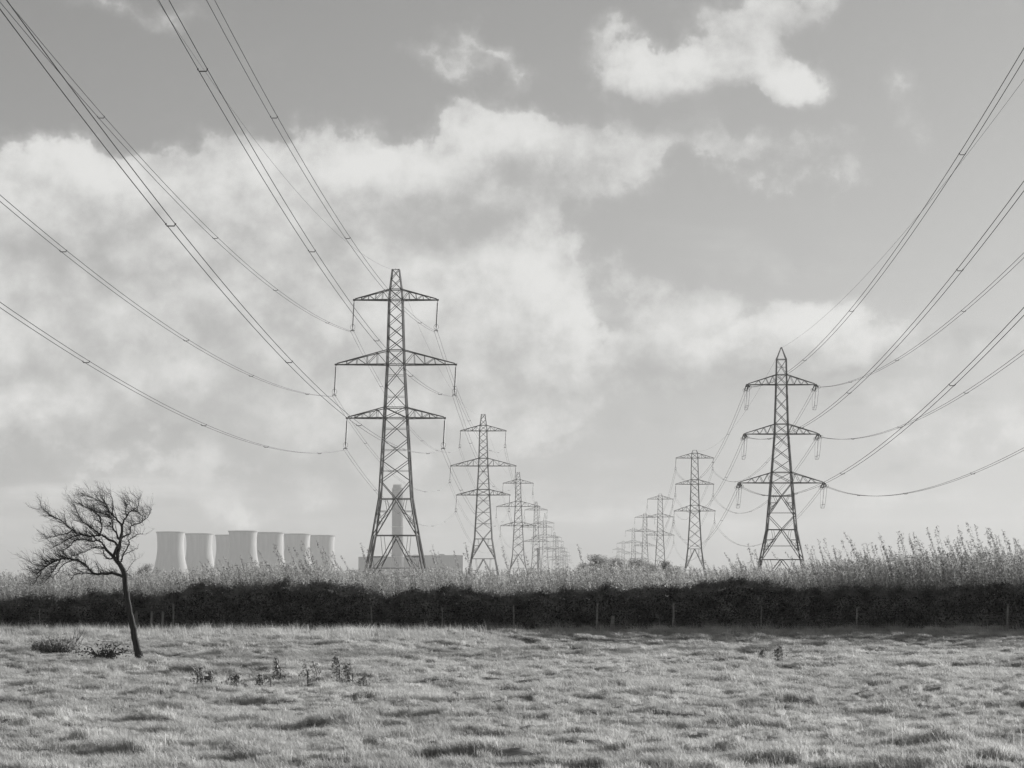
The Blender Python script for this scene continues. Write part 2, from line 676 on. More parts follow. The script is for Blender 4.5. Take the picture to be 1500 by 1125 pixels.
def scatter(name, pts, turn, size, kinds, sources):
    coll = bpy.data.collections.new(name + '_sources')
    for o in sources:
        coll.objects.link(o)
    me = bpy.data.meshes.new(name)
    n = len(pts)
    me.vertices.add(n)
    me.vertices.foreach_set('co', pts.astype(np.float32).ravel())
    a = me.attributes.new('turn', 'FLOAT_VECTOR', 'POINT')
    a.data.foreach_set('vector', turn.astype(np.float32).ravel())
    a = me.attributes.new('size', 'FLOAT_VECTOR', 'POINT')
    a.data.foreach_set('vector', size.astype(np.float32).ravel())
    a = me.attributes.new('kind_index', 'INT', 'POINT')
    a.data.foreach_set('value', kinds.astype(np.int32))
    o = link(name, me)
    md = o.modifiers.new('scatter', 'NODES')
    md.node_group = scatter_group(coll)
    return o


def blade_tuft(name, n, rad, lmin, lmax, wid, lean, seed):
    r = np.random.default_rng(seed)
    vs_, fs = [], []
    for i in range(n):
        a = r.uniform(0, 2 * math.pi)
        q = rad * math.sqrt(r.uniform())
        bx, by = q * math.cos(a), q * math.sin(a)
        ln_ = r.uniform(lmin, lmax)
        # combed by the wind towards -x, with scatter
        dx = -lean * r.uniform(0.45, 1.35) + r.normal() * 0.38
        dy = r.normal() * 0.48 - 0.05
        w = wid * r.uniform(0.6, 1.3)
        wa = r.uniform(0, math.pi)
        wx, wy = math.cos(wa) * w / 2, math.sin(wa) * w / 2
        z1 = ln_ * 0.52
        c1 = (bx + dx * ln_ * 0.33, by + dy * ln_ * 0.33, z1)
        c2 = (bx + dx * ln_ * 0.95, by + dy * ln_ * 0.95, ln_ * 0.52 + ln_ * 0.48 * max(0.05, 1 - 0.55 * abs(dx)))
        b0 = len(vs_)
        vs_ += [(bx - wx, by - wy, -0.03), (bx + wx, by + wy, -0.03), (c1[0] + wx * .8, c1[1] + wy * .8, c1[2]), (c1[0] - wx * .8, c1[1] - wy * .8, c1[2]), c2]
        fs += [(b0, b0 + 1, b0 + 2, b0 + 3), (b0 + 3, b0 + 2, b0 + 4)]
    me_ = bpy.data.meshes.new(name)
    me_.from_pydata(vs_, [], fs)
    me_.materials.append(M['grass'])
    return bpy.data.objects.new(name, me_)


tufts = []
for k in range(5):
    tufts.append(blade_tuft('grass_tuft_a%d' % k, 32, 0.12, 0.045, 0.14, 0.0075, 0.65, 50 + k))
for k in range(3):
    tufts.append(blade_tuft('grass_tuft_b%d' % k, 34, 0.10, 0.10, 0.24, 0.0075, 0.6, 70 + k))
for k in range(2):   # taller standing seed grass
    tufts.append(blade_tuft('grass_tuft_c%d' % k, 9, 0.14, 0.28, 0.6, 0.008, 0.5, 90 + k))

dd = []
for d0 in np.arange(29, 118, 1.0):
    wdt = 0.56 * d0 + 4
    dens = 80 if d0 < 60 else (60 if d0 < 90 else 48)
    n = int(wdt * dens)
    xs = rng.uniform(-0.31 * d0 - 2, 0.25 * d0 + 2, n)
    ys = rng.uniform(d0, d0 + 1, n)
    dd.append(np.stack([xs, ys], 1))
dd = np.concatenate(dd)
gxp, gyp = dd[:, 0], dd[:, 1]
tall = vnoise(gxp / 1.5, gyp / 1.2, 7) * 0.6 + vnoise(gxp / 0.6, gyp / 0.5, 8) * 0.5 + 0.25 * vnoise(gxp / 7, gyp / 7, 9)
keep = (tall > -0.5) | (rng.uniform(size=len(gxp)) < 0.35)
gxp, gyp, tall = gxp[keep], gyp[keep], tall[keep]
n = len(gxp)
pts = np.stack([gxp, gyp, ground_z(gxp, gyp)], 1)
kinds = rng.integers(0, 5, n)
tb = (tall > 0.45) | (rng.uniform(size=n) < 0.05)
kinds[tb] = rng.integers(5, 8, tb.sum())
side = sstep(-1.5, -8.0, gxp)
bank = (gyp > 112 - 12 * side) & (gyp < 117)
tc_ = (bank & (rng.uniform(size=n) < 0.06 + 0.05 * side)) | ((gyp > 115.2) & (rng.uniform(size=n) < 0.35) & (vnoise(gxp / 0.8, gyp, 23) > 0.0)) | ((rng.uniform(size=n) < 0.006) & (vnoise(gxp / 3, gyp / 3, 21) > 0.2))
kinds[tc_] = rng.integers(8, 10, tc_.sum())
turn = np.zeros((n, 3))
turn[:, 2] = rng.normal(size=n) * 0.8
sc_ = (0.85 + 0.45 * np.clip(tall, -0.6, 1.0)) * rng.uniform(0.8, 1.2, n)
sc_[tc_] = rng.uniform(0.6, 1.0, tc_.sum())
farw = 1 + 0.6 * sstep(50, 110, gyp)
size = np.stack([sc_ * farw, sc_ * farw, sc_], 1)
grass = scatter('grass', pts, turn, size, kinds, tufts)
tag(grass, 'rough wind-combed pasture grass covering the field', 'grass', kind='stuff')

# ================================================================== far power station
PS = 'cooling towers of the power station'


def cooling_prof():
    prof = []
    H = 114.0
    for i in range(29):
        z = H * i / 28
        prof.append((27.0 * math.sqrt(1 + ((z - 88) / 63.8) ** 2), z))
    inner = [(r - 0.9, z) for r, z in reversed(prof)]
    return prof, inner


prof, inner = cooling_prof()
ct_shell = MB()
ct_shell.lathe(prof, 72)
ct_shell.lathe([prof[-1], inner[0]] + inner, 72)
ct_mesh = ct_shell.mesh('cooling_tower_shell', True)
ct_rim = MB()
rt = prof[-1][0]
ct_rim.lathe([(rt + 0.02, 111.2), (rt + 0.7, 111.4), (rt + 0.7, 114.2), (rt - 1.2, 114.2)], 72)
rim_mesh = ct_rim.mesh('cooling_tower_rim', True)
CT = [
    (249.9, 5428, 'hyperbolic concrete cooling tower standing at the end of its row beside the bare tree'),
    (292.0, 5600, 'second cooling tower from the bare tree, clear of the others'),
    (335.0, 5750, 'cooling tower half hidden behind the foremost tower of the other row'),
    (356.0, 5338, 'biggest-looking cooling tower, overlapping the half hidden one behind it'),
    (395.5, 5482, 'cooling tower just after the foremost one in its row towards the chimney'),
    (435.1, 5641, 'last cooling tower but one in the row towards the tall chimney'),
    (471.4, 5793, 'last cooling tower of the row, next to the open gap before the chimney'),
]
for px, d, lab in CT:
    o = empty('cooling_tower', (X(px, d), d, 0))
    tag(o, lab, 'cooling tower', PS)
    link('shell', ct_mesh, M['concrete'], o)
    link('rim', rim_mesh, M['rim'], o)

# tall chimney
d = 5300
o = empty('power_station_chimney', (X(582.4, d), d, 0))
tag(o, 'tall round concrete chimney rising behind the tall flat-topped pylon', 'chimney')
b = MB()
b.lathe([(12.2, 0), (11.3, 120), (11.2, 199), (10.6, 199.0)], 40)
b.build('shaft', M['stack'], o, True)
b = MB()
b.lathe([(9.4, 199), (9.4, 206), (8.6, 206), (8.6, 200)], 40)
b.build('cap', M['rim'], o, True)
for z in (60, 120, 190):
    b = MB()
    b.lathe([(11.9 - z * 0.004, z), (12.4 - z * 0.004, z + 0.4), (12.4 - z * 0.004, z + 1.8), (11.9 - z * 0.004, z + 2.2)], 40)
    b.build('band', M['rim'], o, True)

# second slim chimney
d = 5000
o = empty('slim_chimney', (X(788.4, d), d, 0))
tag(o, 'slim lower chimney standing among the far flat-topped pylons', 'chimney')
b = MB()
b.lathe([(2.9, 0), (2.3, 73.5), (1.9, 73.5), (1.9, 70)], 20)
b.build('shaft', M['stack'], o, True)
b = MB()
b.lathe([(2.6, 68), (2.9, 68.3), (2.9, 70), (2.5, 70.3)], 20)
b.build('band', M['rim'], o, True)


def block(parent, name, px0, px1, ytop, d, depth, mat, y0=0):
    x0, x1 = X(px0, d), X(px1, d)
    h = EYE + (VY - ytop) * d / F
    b = MB()
    ox, oy = parent.location.x, parent.location.y
    b.box((x0 - ox, d - oy, y0), (x1 - ox, d + depth - oy, h))
    return b.build(name, mat, parent)


d = 5380
o = empty('boiler_house', (X(600, d), d, 0))
tag(o, 'long flat-roofed boiler house spreading behind the tall flat-topped pylon', 'building')
block(o, 'main_block', 592, 678, 814.2, d, 70, M['cladding'])
block(o, 'main_block', 525, 591.6, 815.5, d + 12, 60, M['cladding'])
block(o, 'low_annexe', 511, 524.6, 834.5, d + 4, 50, M['cladding'])
block(o, 'roof_plant', 643, 651, 811.6, d + 20, 16, M['rim'], 60)
block(o, 'roof_plant', 606, 612, 812.6, d + 20, 14, M['rim'], 60)
block(o, 'roof_plant', 560, 566, 813.6, d + 24, 14, M['rim'], 60)
block(o, 'parapet', 592.3, 677.7, 813.2, d + 1, 2, M['rim'], 63)
for k in range(8):
    px = 598 + k * 10
    block(o, 'cladding_rib', px, px + 0.9, 815.2, d - 1.2, 1.0, M['rim'])

d = 5000
o = empty('plant_building', (X(785, d), d, 0))
tag(o, 'low pale industrial building at the foot of the slim chimney', 'building')
block(o, 'wall', 772, 786, 833, d, 30, M['pale'])
block(o, 'wall', 791, 803, 836, d, 30, M['pale'])
block(o, 'roof', 771.6, 786.4, 832.4, d - 1, 32, M['rim'], 35.5)

# ================================================================== pylons
# unit angle bar (L section) along +Z
ab = MB()
t_ = 0.22
sec = [(-.5, -.5), (.5, -.5), (.5, -.5 + t_), (-.5 + t_, -.5 + t_), (-.5 + t_, .5), (-.5, .5)]
for z in (0, 1):
    ab.v += [(x, y, z) for x, y in sec]
ab.f = [(i, (i + 1) % 6, 6 + (i + 1) % 6, 6 + i) for i in range(6)] + [(3, 2, 1, 0), (5, 4, 3, 0), (6, 7, 8, 9), (6, 9, 10, 11)]
ANGLE = ab.mesh('angle_bar')
ANGLE.materials.append(M['steel'])


def bar_object(name, p, q, w, parent):
    p = Vector(p)
    q = Vector(q)
    v = q - p
    o = bpy.data.objects.new(name, ANGLE)
    COL.objects.link(o)
    o.parent = parent
    o.location = p
    o.rotation_mode = 'QUATERNION'
    o.rotation_quaternion = Vector((0, 0, 1)).rotation_difference(v.normalized())
    o.scale = (w, w, v.length)
    return o


def lerp_keys(keys, z):
    for (z0, h0), (z1, h1) in zip(keys[:-1], keys[1:]):
        if z <= z1:
            return h0 + (h1 - h0) * (z - z0) / (z1 - z0)
    return keys[-1][1]


def face_pt(k, u, z, hw):
    """point on face k (0 front -y, 1 right, 2 back, 3 left); u = -1..1 across"""
    a = ((u * hw, -hw), (hw, u * hw), (-u * hw, hw), (-hw, -u * hw))[k]
    return Vector((a[0], a[1], z))


def tower_members(spec):
    """list of (kind, p, q, width); kinds: brace, belt, peak"""
    keys = spec['keys']
    hw = lambda z: lerp_keys(keys, z)
    mem = []
    for k in range(4):
        for z0, z1 in spec['x']:
            w = 0.085 if z0 > 40 else 0.10
            mem.append(('brace', face_pt(k, -1, z0, hw(z0)), face_pt(k, 1, z1, hw(z1)), w))
            mem.append(('brace', face_pt(k, 1, z0, hw(z0)), face_pt(k, -1, z1, hw(z1)), w))
        for z in spec['belts']:
            mem.append(('belt', face_pt(k, -1, z, hw(z)), face_pt(k, 1, z, hw(z)), 0.12))
        for z in spec.get('thin', []):
            mem.append(('belt', face_pt(k, -1, z, hw(z)), face_pt(k, 1, z, hw(z)), 0.06))
        for (za, zb, zc) in spec['kx']:
            # diagonals from the legs at za through the middle at zb to the legs at zc (za > zb > zc)
            c = face_pt(k, 0, zb, hw(zb))
            for s in (-1, 1):
                if za is not None:
                    mem.append(('brace', face_pt(k, s, za, hw(za)), c, 0.12))
                foot = face_pt(k, s, zc, hw(zc))
                mem.append(('brace', c, foot, 0.15))
                for j, t in enumerate((0.34, 0.67)):
                    pd = c.lerp(foot, t)
                    z = pd.z
                    pl = face_pt(k, s, z, hw(z))
                    mem.append(('redundant', pd, pl, 0.08))
                    zt = zb if j == 0 else c.lerp(foot, 0.34).z
                    mem.append(('redundant', pd, face_pt(k, s, zt, hw(zt)) if j else face_pt(k, s * 0.62, zb, hw(zb)), 0.07))
                pe = c.lerp(foot, 0.34)
                mem.append(('redundant', pe, face_pt(k, s, c.lerp(foot, 0.67).z, hw(c.lerp(foot, 0.67).z)), 0.07))
    return mem


def arm_members(zb, zt, hwb, hwt, Lr, s, n=5, zig=False):
    """bars of one cross arm; s=-1/+1 side. returns chords, struts"""
    tip = Vector((s * Lr, 0, zb))
    ch, st = [], []
    fr = []
    for y in (-1, 1):
        b0 = Vector((s * hwb, y * hwb, zb))
        t0 = Vector((s * hwt, y * hwt, zt))
        te = tip + Vector((0, y * 0.16, 0))
        tt = tip + Vector((-s * 0.15, y * 0.16, 0.18))
        ch.append((b0, te, 0.16))
        ch.append((t0, tt, 0.13))
        fr.append((b0, te, t0, tt))
        prev_t = t0
        prev_b = b0
        for i in range(1, n):
            f = i / n
            pb = b0.lerp(te, f)
            pt = t0.lerp(tt, f)
            if zig:
                fm = (i - 0.5) / n
                pm = t0.lerp(tt, fm)
                st.append((prev_b, pm, 0.08))
                st.append((pm, pb, 0.08))
            else:
                st.append((pb, pt, 0.07))
                st.append((prev_b, pt, 0.08) if i % 2 else (pb, prev_t, 0.08))
            prev_t, prev_b = pt, pb
    for i in range(1, n):
        f = i / n
        a = fr[0][0].lerp(fr[0][1], f)
        b_ = fr[1][0].lerp(fr[1][1], f)
        st.append((a, b_, 0.06))
        f0 = (i - 1) / n
        st.append((fr[0][0].lerp(fr[0][1], f0), b_, 0.06))
    return ch, st, tip


# insulator meshes
def insulator_meshes(length):
    b = MB()
    b.tube([(0, 0, 0), (0, 0, -0.35)], 0.045, 6)
    n_ = int((length - 0.9) / 0.19)
    z = -0.35
    prof_ = [(0.05, z)]
    for i in range(n_):
        prof_ += [(0.13, z - 0.03), (0.15, z - 0.075), (0.06, z - 0.10), (0.06, z - 0.185)]
        z -= 0.19
    prof_.append((0.03, z - 0.02))
    b.lathe(prof_, 8)
    b.tube([(0, 0, z), (0, 0, -length + 0.12)], 0.045, 6)
    s_ = b.mesh('insulator_string', False)
    r = MB()
    zc = -length + 0.62
    ring = []
    for k in range(19):
        a = 2 * math.pi * k / 18
        ring.append((0.36 * math.cos(a), 0.0, zc + 0.40 * math.sin(a)))
    r.tube(ring, 0.028, 5, cap=False)
    rg = r.mesh('arcing_ring')
    y = MB()
    y.box((-0.32, -0.03, -length + 0.02), (0.32, 0.03, -length + 0.14))
    for s in (-1, 1):
        y.box((s * 0.25 - 0.05, -0.3, -length - 0.16), (s * 0.25 + 0.05, 0.3, -length - 0.06))
        y.bar((s * 0.25, 0, -length + 0.05), (s * 0.25, 0, -length - 0.1), 0.05)
    yk = y.mesh('yoke_and_clamps')
    return s_, rg, yk


INS = insulator_meshes(4.7)
INS_R = insulator_meshes(4.1)


def hang_string(parent, tip, meshes, tilt=0.055):
    o = link('insulator_string', meshes[0], M['glass'], parent)
    o.location = tip - Vector((0, 0, 0.06))
    o.rotation_euler = (0, tilt, 0)
    link('arcing_ring', meshes[1], M['steel'], o)
    link('yoke', meshes[2], M['steel'], o)
    return o


def build_tower(name, spec, loc, detailed):
    root = empty(name, loc)
    keys = spec['keys']
    hw = lambda z: lerp_keys(keys, z)
    ztop = keys[-1][0]
    for sx in (-1, 1):
        for sy in (-1, 1):
            b = MB()
            for (z0, h0), (z1, h1) in zip(keys[:-1], keys[1:]):
                w = 0.21 if z0 < 15 else (0.19 if z0 < 36 else 0.15)
                b.bar((sx * h0, sy * h0, z0), (sx * h1, sy * h1, z1), w)
            b.box((sx * keys[0][1] - .45, sy * keys[0][1] - .45, -0.3), (sx * keys[0][1] + .45, sy * keys[0][1] + .45, 0.12))
            b.build('leg', M['steel'], root)
    mem = tower_members(spec)
    if detailed:
        for kind, p, q, w in mem:
            bar_object(kind, p, q, w, root)
    else:
        zs = sorted(a[0] for a in spec['arms'])
        bins = {}
        for kind, p, q, w in mem:
            z = (p.z + q.z) / 2
            k = 'upper_bracing' if z > zs[-1] else ('middle_bracing' if z > zs[0] else 'lower_bracing')
            bins.setdefault(k, []).append((p, q, w))
        for k, ms in bins.items():
            b = MB()
            for p, q, w in ms:
                b.bar(p, q, w)
            b.build(k, M['steel'], root)
    clamps = {}
    for level, (zb, zt, Lr) in zip(('lower', 'middle', 'top'), spec['arms']):
        for s in (-1, 1):
            ch, st, tip = arm_members(zb, zt, hw(zb), hw(zt), Lr, s, spec.get('n', 5), spec.get('zig', False))
            b = MB()
            for p, q, w in ch:
                b.bar(p, q, w)
            if not detailed:
                for p, q, w in st:
                    b.bar(p, q, w)
            b.box(tuple(tip + Vector((-0.18, -0.24, -0.12))), tuple(tip + Vector((0.18, 0.24, 0.14))))
            arm = b.build('cross_arm', M['steel'], root)
            if detailed:
                for p, q, w in st:
                    bar_object('strut', p, q, w, arm)
            if spec['type'] == 'suspension':
                hang_string(root, tip, spec['ins'])
                ln_ = spec['drop']
                clamps[(level, s)] = (tip + Vector((-ln_ * math.sin(0.055), 0, -ln_ * math.cos(0.055) - 0.06)),) * 2
            else:
                clamps[(level, s)] = tension_set(root, tip)
    # earth wire perch
    if spec.get('pointed'):
        pass
    b = MB()
    b.bar((-hw(ztop), 0, ztop), (hw(ztop), 0, ztop), 0.10)
    b.bar((0, -hw(ztop), ztop + 0.01), (0, hw(ztop), ztop + 0.01), 0.10)
    b.build('earth_wire_perch', M['steel'], root)
    return root, clamps


def tension_set(root, tip):
    """two pairs of strings pulling along the line, and the slack jumpers under the arm"""
    ends = []
    for sy in (-1, 1):
        b = MB()
        e = tip + Vector((0, sy * 4.0, -0.75))
        for sx in (-1, 1):
            p0 = tip + Vector((sx * 0.18, sy * 0.25, -0.05))
            p1 = e + Vector((sx * 0.28, 0, 0))
            prof_ = []
            npt = 19
            pts_, rr = [], []
            for i in range(npt * 2 + 1):
                f = i / (npt * 2)
                pts_.append(p0.lerp(p1, 0.1 + 0.8 * f))
                rr.append(0.12 if i % 2 else 0.06)
            b.tube(pts_, rr, 7)
            b.bar(p0, p1, 0.05)
        so = b.build('tension_strings', M['glass'], root)
        b = MB()
        b.bar(e + Vector((-0.38, 0, 0)), e + Vector((0.38, 0, 0)), 0.12)
        b.bar(tip + Vector((-0.3, sy * 0.25, -0.05)), tip + Vector((0.3, sy * 0.25, -0.05)), 0.12)
        b.build('yoke', M['steel'], so)
        b = MB()
        for sx in (-1, 1):
            ring = []
            for k in range(15):
                a = 2 * math.pi * k / 14
                ring.append(e + Vector((sx * 0.28 + 0.33 * math.cos(a), -sy * 0.35, 0.33 * math.sin(a))))
            b.tube(ring, 0.028, 4, cap=False)
        b.build('arcing_ring', M['steel'], so)
        ends.append(e)
    for sx in (-1, 1):
        b = MB()
        pts_ = []
        for i in range(25):
            t = -1 + 2 * i / 24
            y = 4.0 * t
            z = -0.8 - 4.0 * (1 - abs(t) ** 2.6)
            pts_.append(tip + Vector((sx * 0.25 - 0.25 * (1 - t * t), y, z)))
        b.tube(pts_, 0.026, 5)
        b.build('jumper', M['wire'], root)
    b = MB()
    for f in (0.25, 0.5, 0.75):
        t = -1 + 2 * f
        z = -0.8 - 4.0 * (1 - abs(t) ** 2.6)
        c = tip + Vector((-0.25 * (1 - t * t), 4 * t, z))
        b.bar(c + Vector((-0.27, 0, 0)), c + Vector((0.27, 0, 0)), 0.06)
    b.build('jumper_spacer', M['steel'], root)
    return ends[0], ends[1]


L6 = dict(type='suspension', ins=INS, drop=4.8,
          keys=[(0, 5.1), (9.6, 3.35), (15.2, 2.45), (27.6, 1.75), (35.8, 1.3), (45.7, 1.02), (47.3, .9), (50.4, .52)],
          x=[(17.9, 21.1), (21.1, 24.3), (24.3, 27.6), (27.6, 29.2), (29.2, 32.5), (32.5, 35.8), (35.8, 38.0),
             (38.0, 39.9), (39.9, 41.8), (41.8, 43.75), (43.75, 45.7), (45.7, 47.3), (47.3, 48.9), (48.9, 50.4)],
          belts=[9.6, 15.2, 27.6, 29.2, 35.8, 38.0, 45.7, 47.3],
          thin=[19.5, 22.7, 25.95, 30.85, 34.15, 4.6],
          kx=[(17.9, 15.2, 9.6), (None, 9.6, 0.0)],
          arms=[(27.6, 29.2, 7.5), (35.8, 38.0, 9.2), (45.7, 47.3, 6.4)], n=5)
TEN = dict(type='tension', pointed=True,
           keys=[(0, 5.2), (6.9, 3.9), (12.6, 2.75), (21.5, 2.0), (30.8, 1.3), (40.2, 1.02), (45.0, .92), (47.3, .06)],
           x=[(21.5, 23.5), (23.5, 25.9), (25.9, 28.3), (28.3, 30.8), (30.8, 32.7), (32.7, 35.2), (35.2, 37.7), (37.7, 40.2),
              (40.2, 42.1), (42.1, 45.0)],
           belts=[6.9, 12.6, 19.0, 21.5, 23.5, 30.8, 32.7, 40.2, 42.1, 45.0],
           thin=[9.5, 15.8, 43.5],
           kx=[(21.5, 19.0, 15.3), (15.3, 12.6, 6.9), (None, 6.9, 0.0)],
           arms=[(21.5, 23.5, 8.05), (30.8, 32.7, 7.0), (40.2, 42.1, 6.5)], n=4, zig=True)
SUS = dict(type='suspension', ins=INS_R, drop=4.2,
           keys=[(0, 4.6), (7.4, 3.3), (14.7, 2.35), (27.7, 1.57), (36.9, 1.3), (45.9, 1.1), (47.6, 1.0), (48.6, .6)],
           x=[(14.7, 18.2), (18.2, 21.4), (21.4, 24.6), (24.6, 27.7), (27.7, 29.7), (29.7, 32.1), (32.1, 34.5), (34.5, 36.9),
              (36.9, 38.5), (38.5, 41.0), (41.0, 43.5), (43.5, 45.9), (45.9, 47.6)],
           belts=[7.4, 14.7, 27.7, 29.7, 36.9, 38.5, 45.9, 47.6],
           thin=[],
           kx=[(None, 14.7, 7.4), (None, 7.4, 0.0)],
           arms=[(27.7, 29.7, 7.0), (36.9, 38.5, 6.5), (45.9, 47.6, 6.4)], n=4)
# a stouter tower with a pointed top further down the flat-topped row
L6P = dict(L6)
L6P['keys'] = L6['keys'][:-1] + [(52.6, .06)]
L6P['x'] = [x for x in L6['x'] if x[1] < 47.5]

XL, XR = -29.3, 37.0
LEFT = [(82, 2.7), (405, 0), (746, 0), (1125, 0), (1518, 0), (1834, 0), (2370, 0), (2585, 0), (3050, 0), (3420, 0), (3800, 0)]
RIGHT = [(126, 2.2), (503, 0), (908, 0), (1336, 0), (1690, 0), (2107, 0), (2709, 0), (3160, 0)]
GL = 'pylons of the flat-topped line'
GR = 'pylons of the line with the pointed first pylon'
ORD = ['', 'tallest', 'second', 'third', 'fourth', 'fifth', 'sixth', 'seventh', 'eighth', 'ninth', 'tenth']

l6_full, L6C = build_tower('pylon', L6, (XL, 405, 0), True)
l6_plain, _ = build_tower('pylon', L6, (XL, 1125, 0), False)
l6_point, _ = build_tower('pylon', L6P, (XL, 1834, 0), False)
ten_full, TENC = build_tower('pylon', TEN, (XR, 503, 0), True)
sus_full, SUSC = build_tower('pylon', SUS, (XR, 908, 0), True)
sus_plain, _ = build_tower('pylon', SUS, (XR, 1336, 0), False)
index_children()
tag(l6_full, 'tallest flat-topped lattice pylon, standing in front of the tall chimney', 'pylon', GL)
o = copy_tree(l6_full)
o.location = (XL, 746, 0)
tag(o, 'second lattice pylon of the flat-topped line, just past the boiler house', 'pylon', GL)
tag(l6_plain, 'third pylon of the flat-topped line, before the slim chimney', 'pylon', GL)
tag(l6_point, 'fifth pylon of the flat-topped line, itself topped by a sharp peak', 'pylon', GL)
for i, (d, dz) in enumerate(LEFT):
    if i in (1, 2, 3, 5):
        continue
    o = copy_tree(l6_plain)
    o.location = (XL, d, 0)
    if i == 0:
        o.scale = (1, 1, 1 + dz / 40.7)
        tag(o, 'lattice pylon carrying the flat-topped line over the near end of the field', 'pylon', GL)
    else:
        tag(o, '%s pylon of the flat-topped line, counted from the tall one, faint in haze' % ORD[i], 'pylon', GL)
tag(ten_full, 'pointed lattice pylon with slack cable loops hanging under its arms', 'pylon', GR)
tag(sus_full, 'stub-topped pylon with long hanging insulators, next after the pointed pylon', 'pylon', GR)
tag(sus_plain, 'second stub-topped pylon after the pointed one, above the far trees', 'pylon', GR)
for i, (d, dz) in enumerate(RIGHT):
    if i in (1, 2, 3):
        continue
    o = copy_tree(sus_plain)
    o.location = (XR, d, 0)
    if i == 0:
        o.scale = (1, 1, 1 + dz / 40.0)
        tag(o, 'stub-topped pylon on the field side of the pointed pylon', 'pylon', GR)
    else:
        tag(o, '%s pylon of the line led by the pointed one, faint in haze' % ORD[i], 'pylon', GR)

# ------------------------------------------------------------------ cables
spb = MB()
spb.tube([(-0.25, 0, 0.02), (-0.2, 0, -0.10), (0.2, 0, -0.10), (0.25, 0, 0.02)], 0.032, 5)
for s in (-1, 1):
    spb.box((s * 0.25 - 0.04, -0.07, -0.04), (s * 0.25 + 0.04, 0.07, 0.05))
SPACER = spb.mesh('spacer')
SPACER.materials.append(M['wire'])


def span(p0, p1, a, label, group, twin=True, spacers=(), rad=0.021, seg=48):
    """hang a cable between p0 and p1 with curvature a"""
    p0 = Vector(p0)
    p1 = Vector(p1)
    Ls = (p1 - p0).length
    root = empty('overhead_cable' if twin else 'earth_wire', p0)
    tag(root, label, 'cable', group)

    def pt(d):
        t = (d - p0.y) / (p1.y - p0.y)
        p = p0.lerp(p1, t)
        p.z += a * (d - p0.y) * (d - p1.y)
        return p
    for s in ((-1, 1) if twin else (0,)):
        b = MB()
        pts_ = [pt(p0.y + (p1.y - p0.y) * i / seg) + Vector((s * 0.25, 0, 0)) - p0 for i in range(seg + 1)]
        b.tube(pts_, rad, 4)
        b.build('wire', M['wire'], root)
    for d in spacers:
        if min(p0.y, p1.y) + 5 < d < max(p0.y, p1.y) - 5:
            o = link('spacer', SPACER, None, root)
            o.location = pt(d) - p0
    return root


SIDE_L = {-1: 'cooling tower side', 1: 'inner side'}
SIDE_R = {-1: 'inner side', 1: 'outer side'}
for level in ('top', 'middle', 'lower'):
    for s in (-1, 1):
        # ---- flat-topped line
        c = L6C[(level, s)][0]
        for i in range(4):
            d0, dz = LEFT[i]
            d1 = LEFT[i + 1][0]
            k = 1 + dz / 40.7
            p0 = Vector((XL + c.x, d0, c.z * k if i == 0 else c.z))
            if i == 0:
                p0.z = c.z + 2.55
            p1 = Vector((XL + c.x, d1, c.z))
            lab = ('twin cable from %s arm, %s, of tallest pylon over the field' % (level, SIDE_L[s]),
                   'twin cable on %s arms, %s, from tallest pylon to the second' % (level, SIDE_L[s]),
                   'twin cable on %s arms, %s, between second and third flat-topped pylons' % (level, SIDE_L[s]),
                   'twin cable on %s arms, %s, between third and fourth flat-topped pylons' % (level, SIDE_L[s]))[i]
            if i == 0:
                sp = [140, 195.5, 255.5, 305, 366]
            elif i == 1:
                sp = list(np.linspace(d0, d1, 7)[1:-1])
            else:
                sp = []
            span(p0, p1, 2.5e-4, lab, 'cables of the flat-topped line', True, sp, 0.027 if i == 0 else 0.025)
        # ---- pointed line
        for i in range(4):
            d0, dz = RIGHT[i]
            d1 = RIGHT[i + 1][0]
            cs = SUSC[(level, s)][0]
            ct0, ct1 = TENC[(level, s)]
            if i == 0:
                p0 = Vector((XR + cs.x * 1.0, d0, ct0.z + 2.36e-4 * ((d0 - 339) ** 2 - (503 - 339) ** 2)))
                p1 = Vector((XR + ct0.x, 503 + ct0.y, ct0.z))
            elif i == 1:
                p0 = Vector((XR + ct1.x, 503 + ct1.y, ct1.z))
                p1 = Vector((XR + cs.x, d1, cs.z))
            else:
                p0 = Vector((XR + cs.x, d0, cs.z))
                p1 = Vector((XR + cs.x, d1, cs.z))
            lab = ('twin cable from %s arm, %s, of pointed pylon over the field' % (level, SIDE_R[s]),
                   'twin cable on %s arms, %s, from pointed pylon to the next' % (level, SIDE_R[s]),
                   'twin cable on %s arms, %s, between first two stub-topped pylons' % (level, SIDE_R[s]),
                   'twin cable on %s arms, %s, between second and third stub-topped pylons' % (level, SIDE_R[s]))[i]
            sp = [150, 214, 304, 370, 436] if i == 0 else (list(np.linspace(d0, d1, 7)[1:-1]) if i == 1 else [])
            span(p0, p1, 2.36e-4, lab, 'cables of the pointed pylon line', True, sp, 0.027 if i == 0 else 0.025)
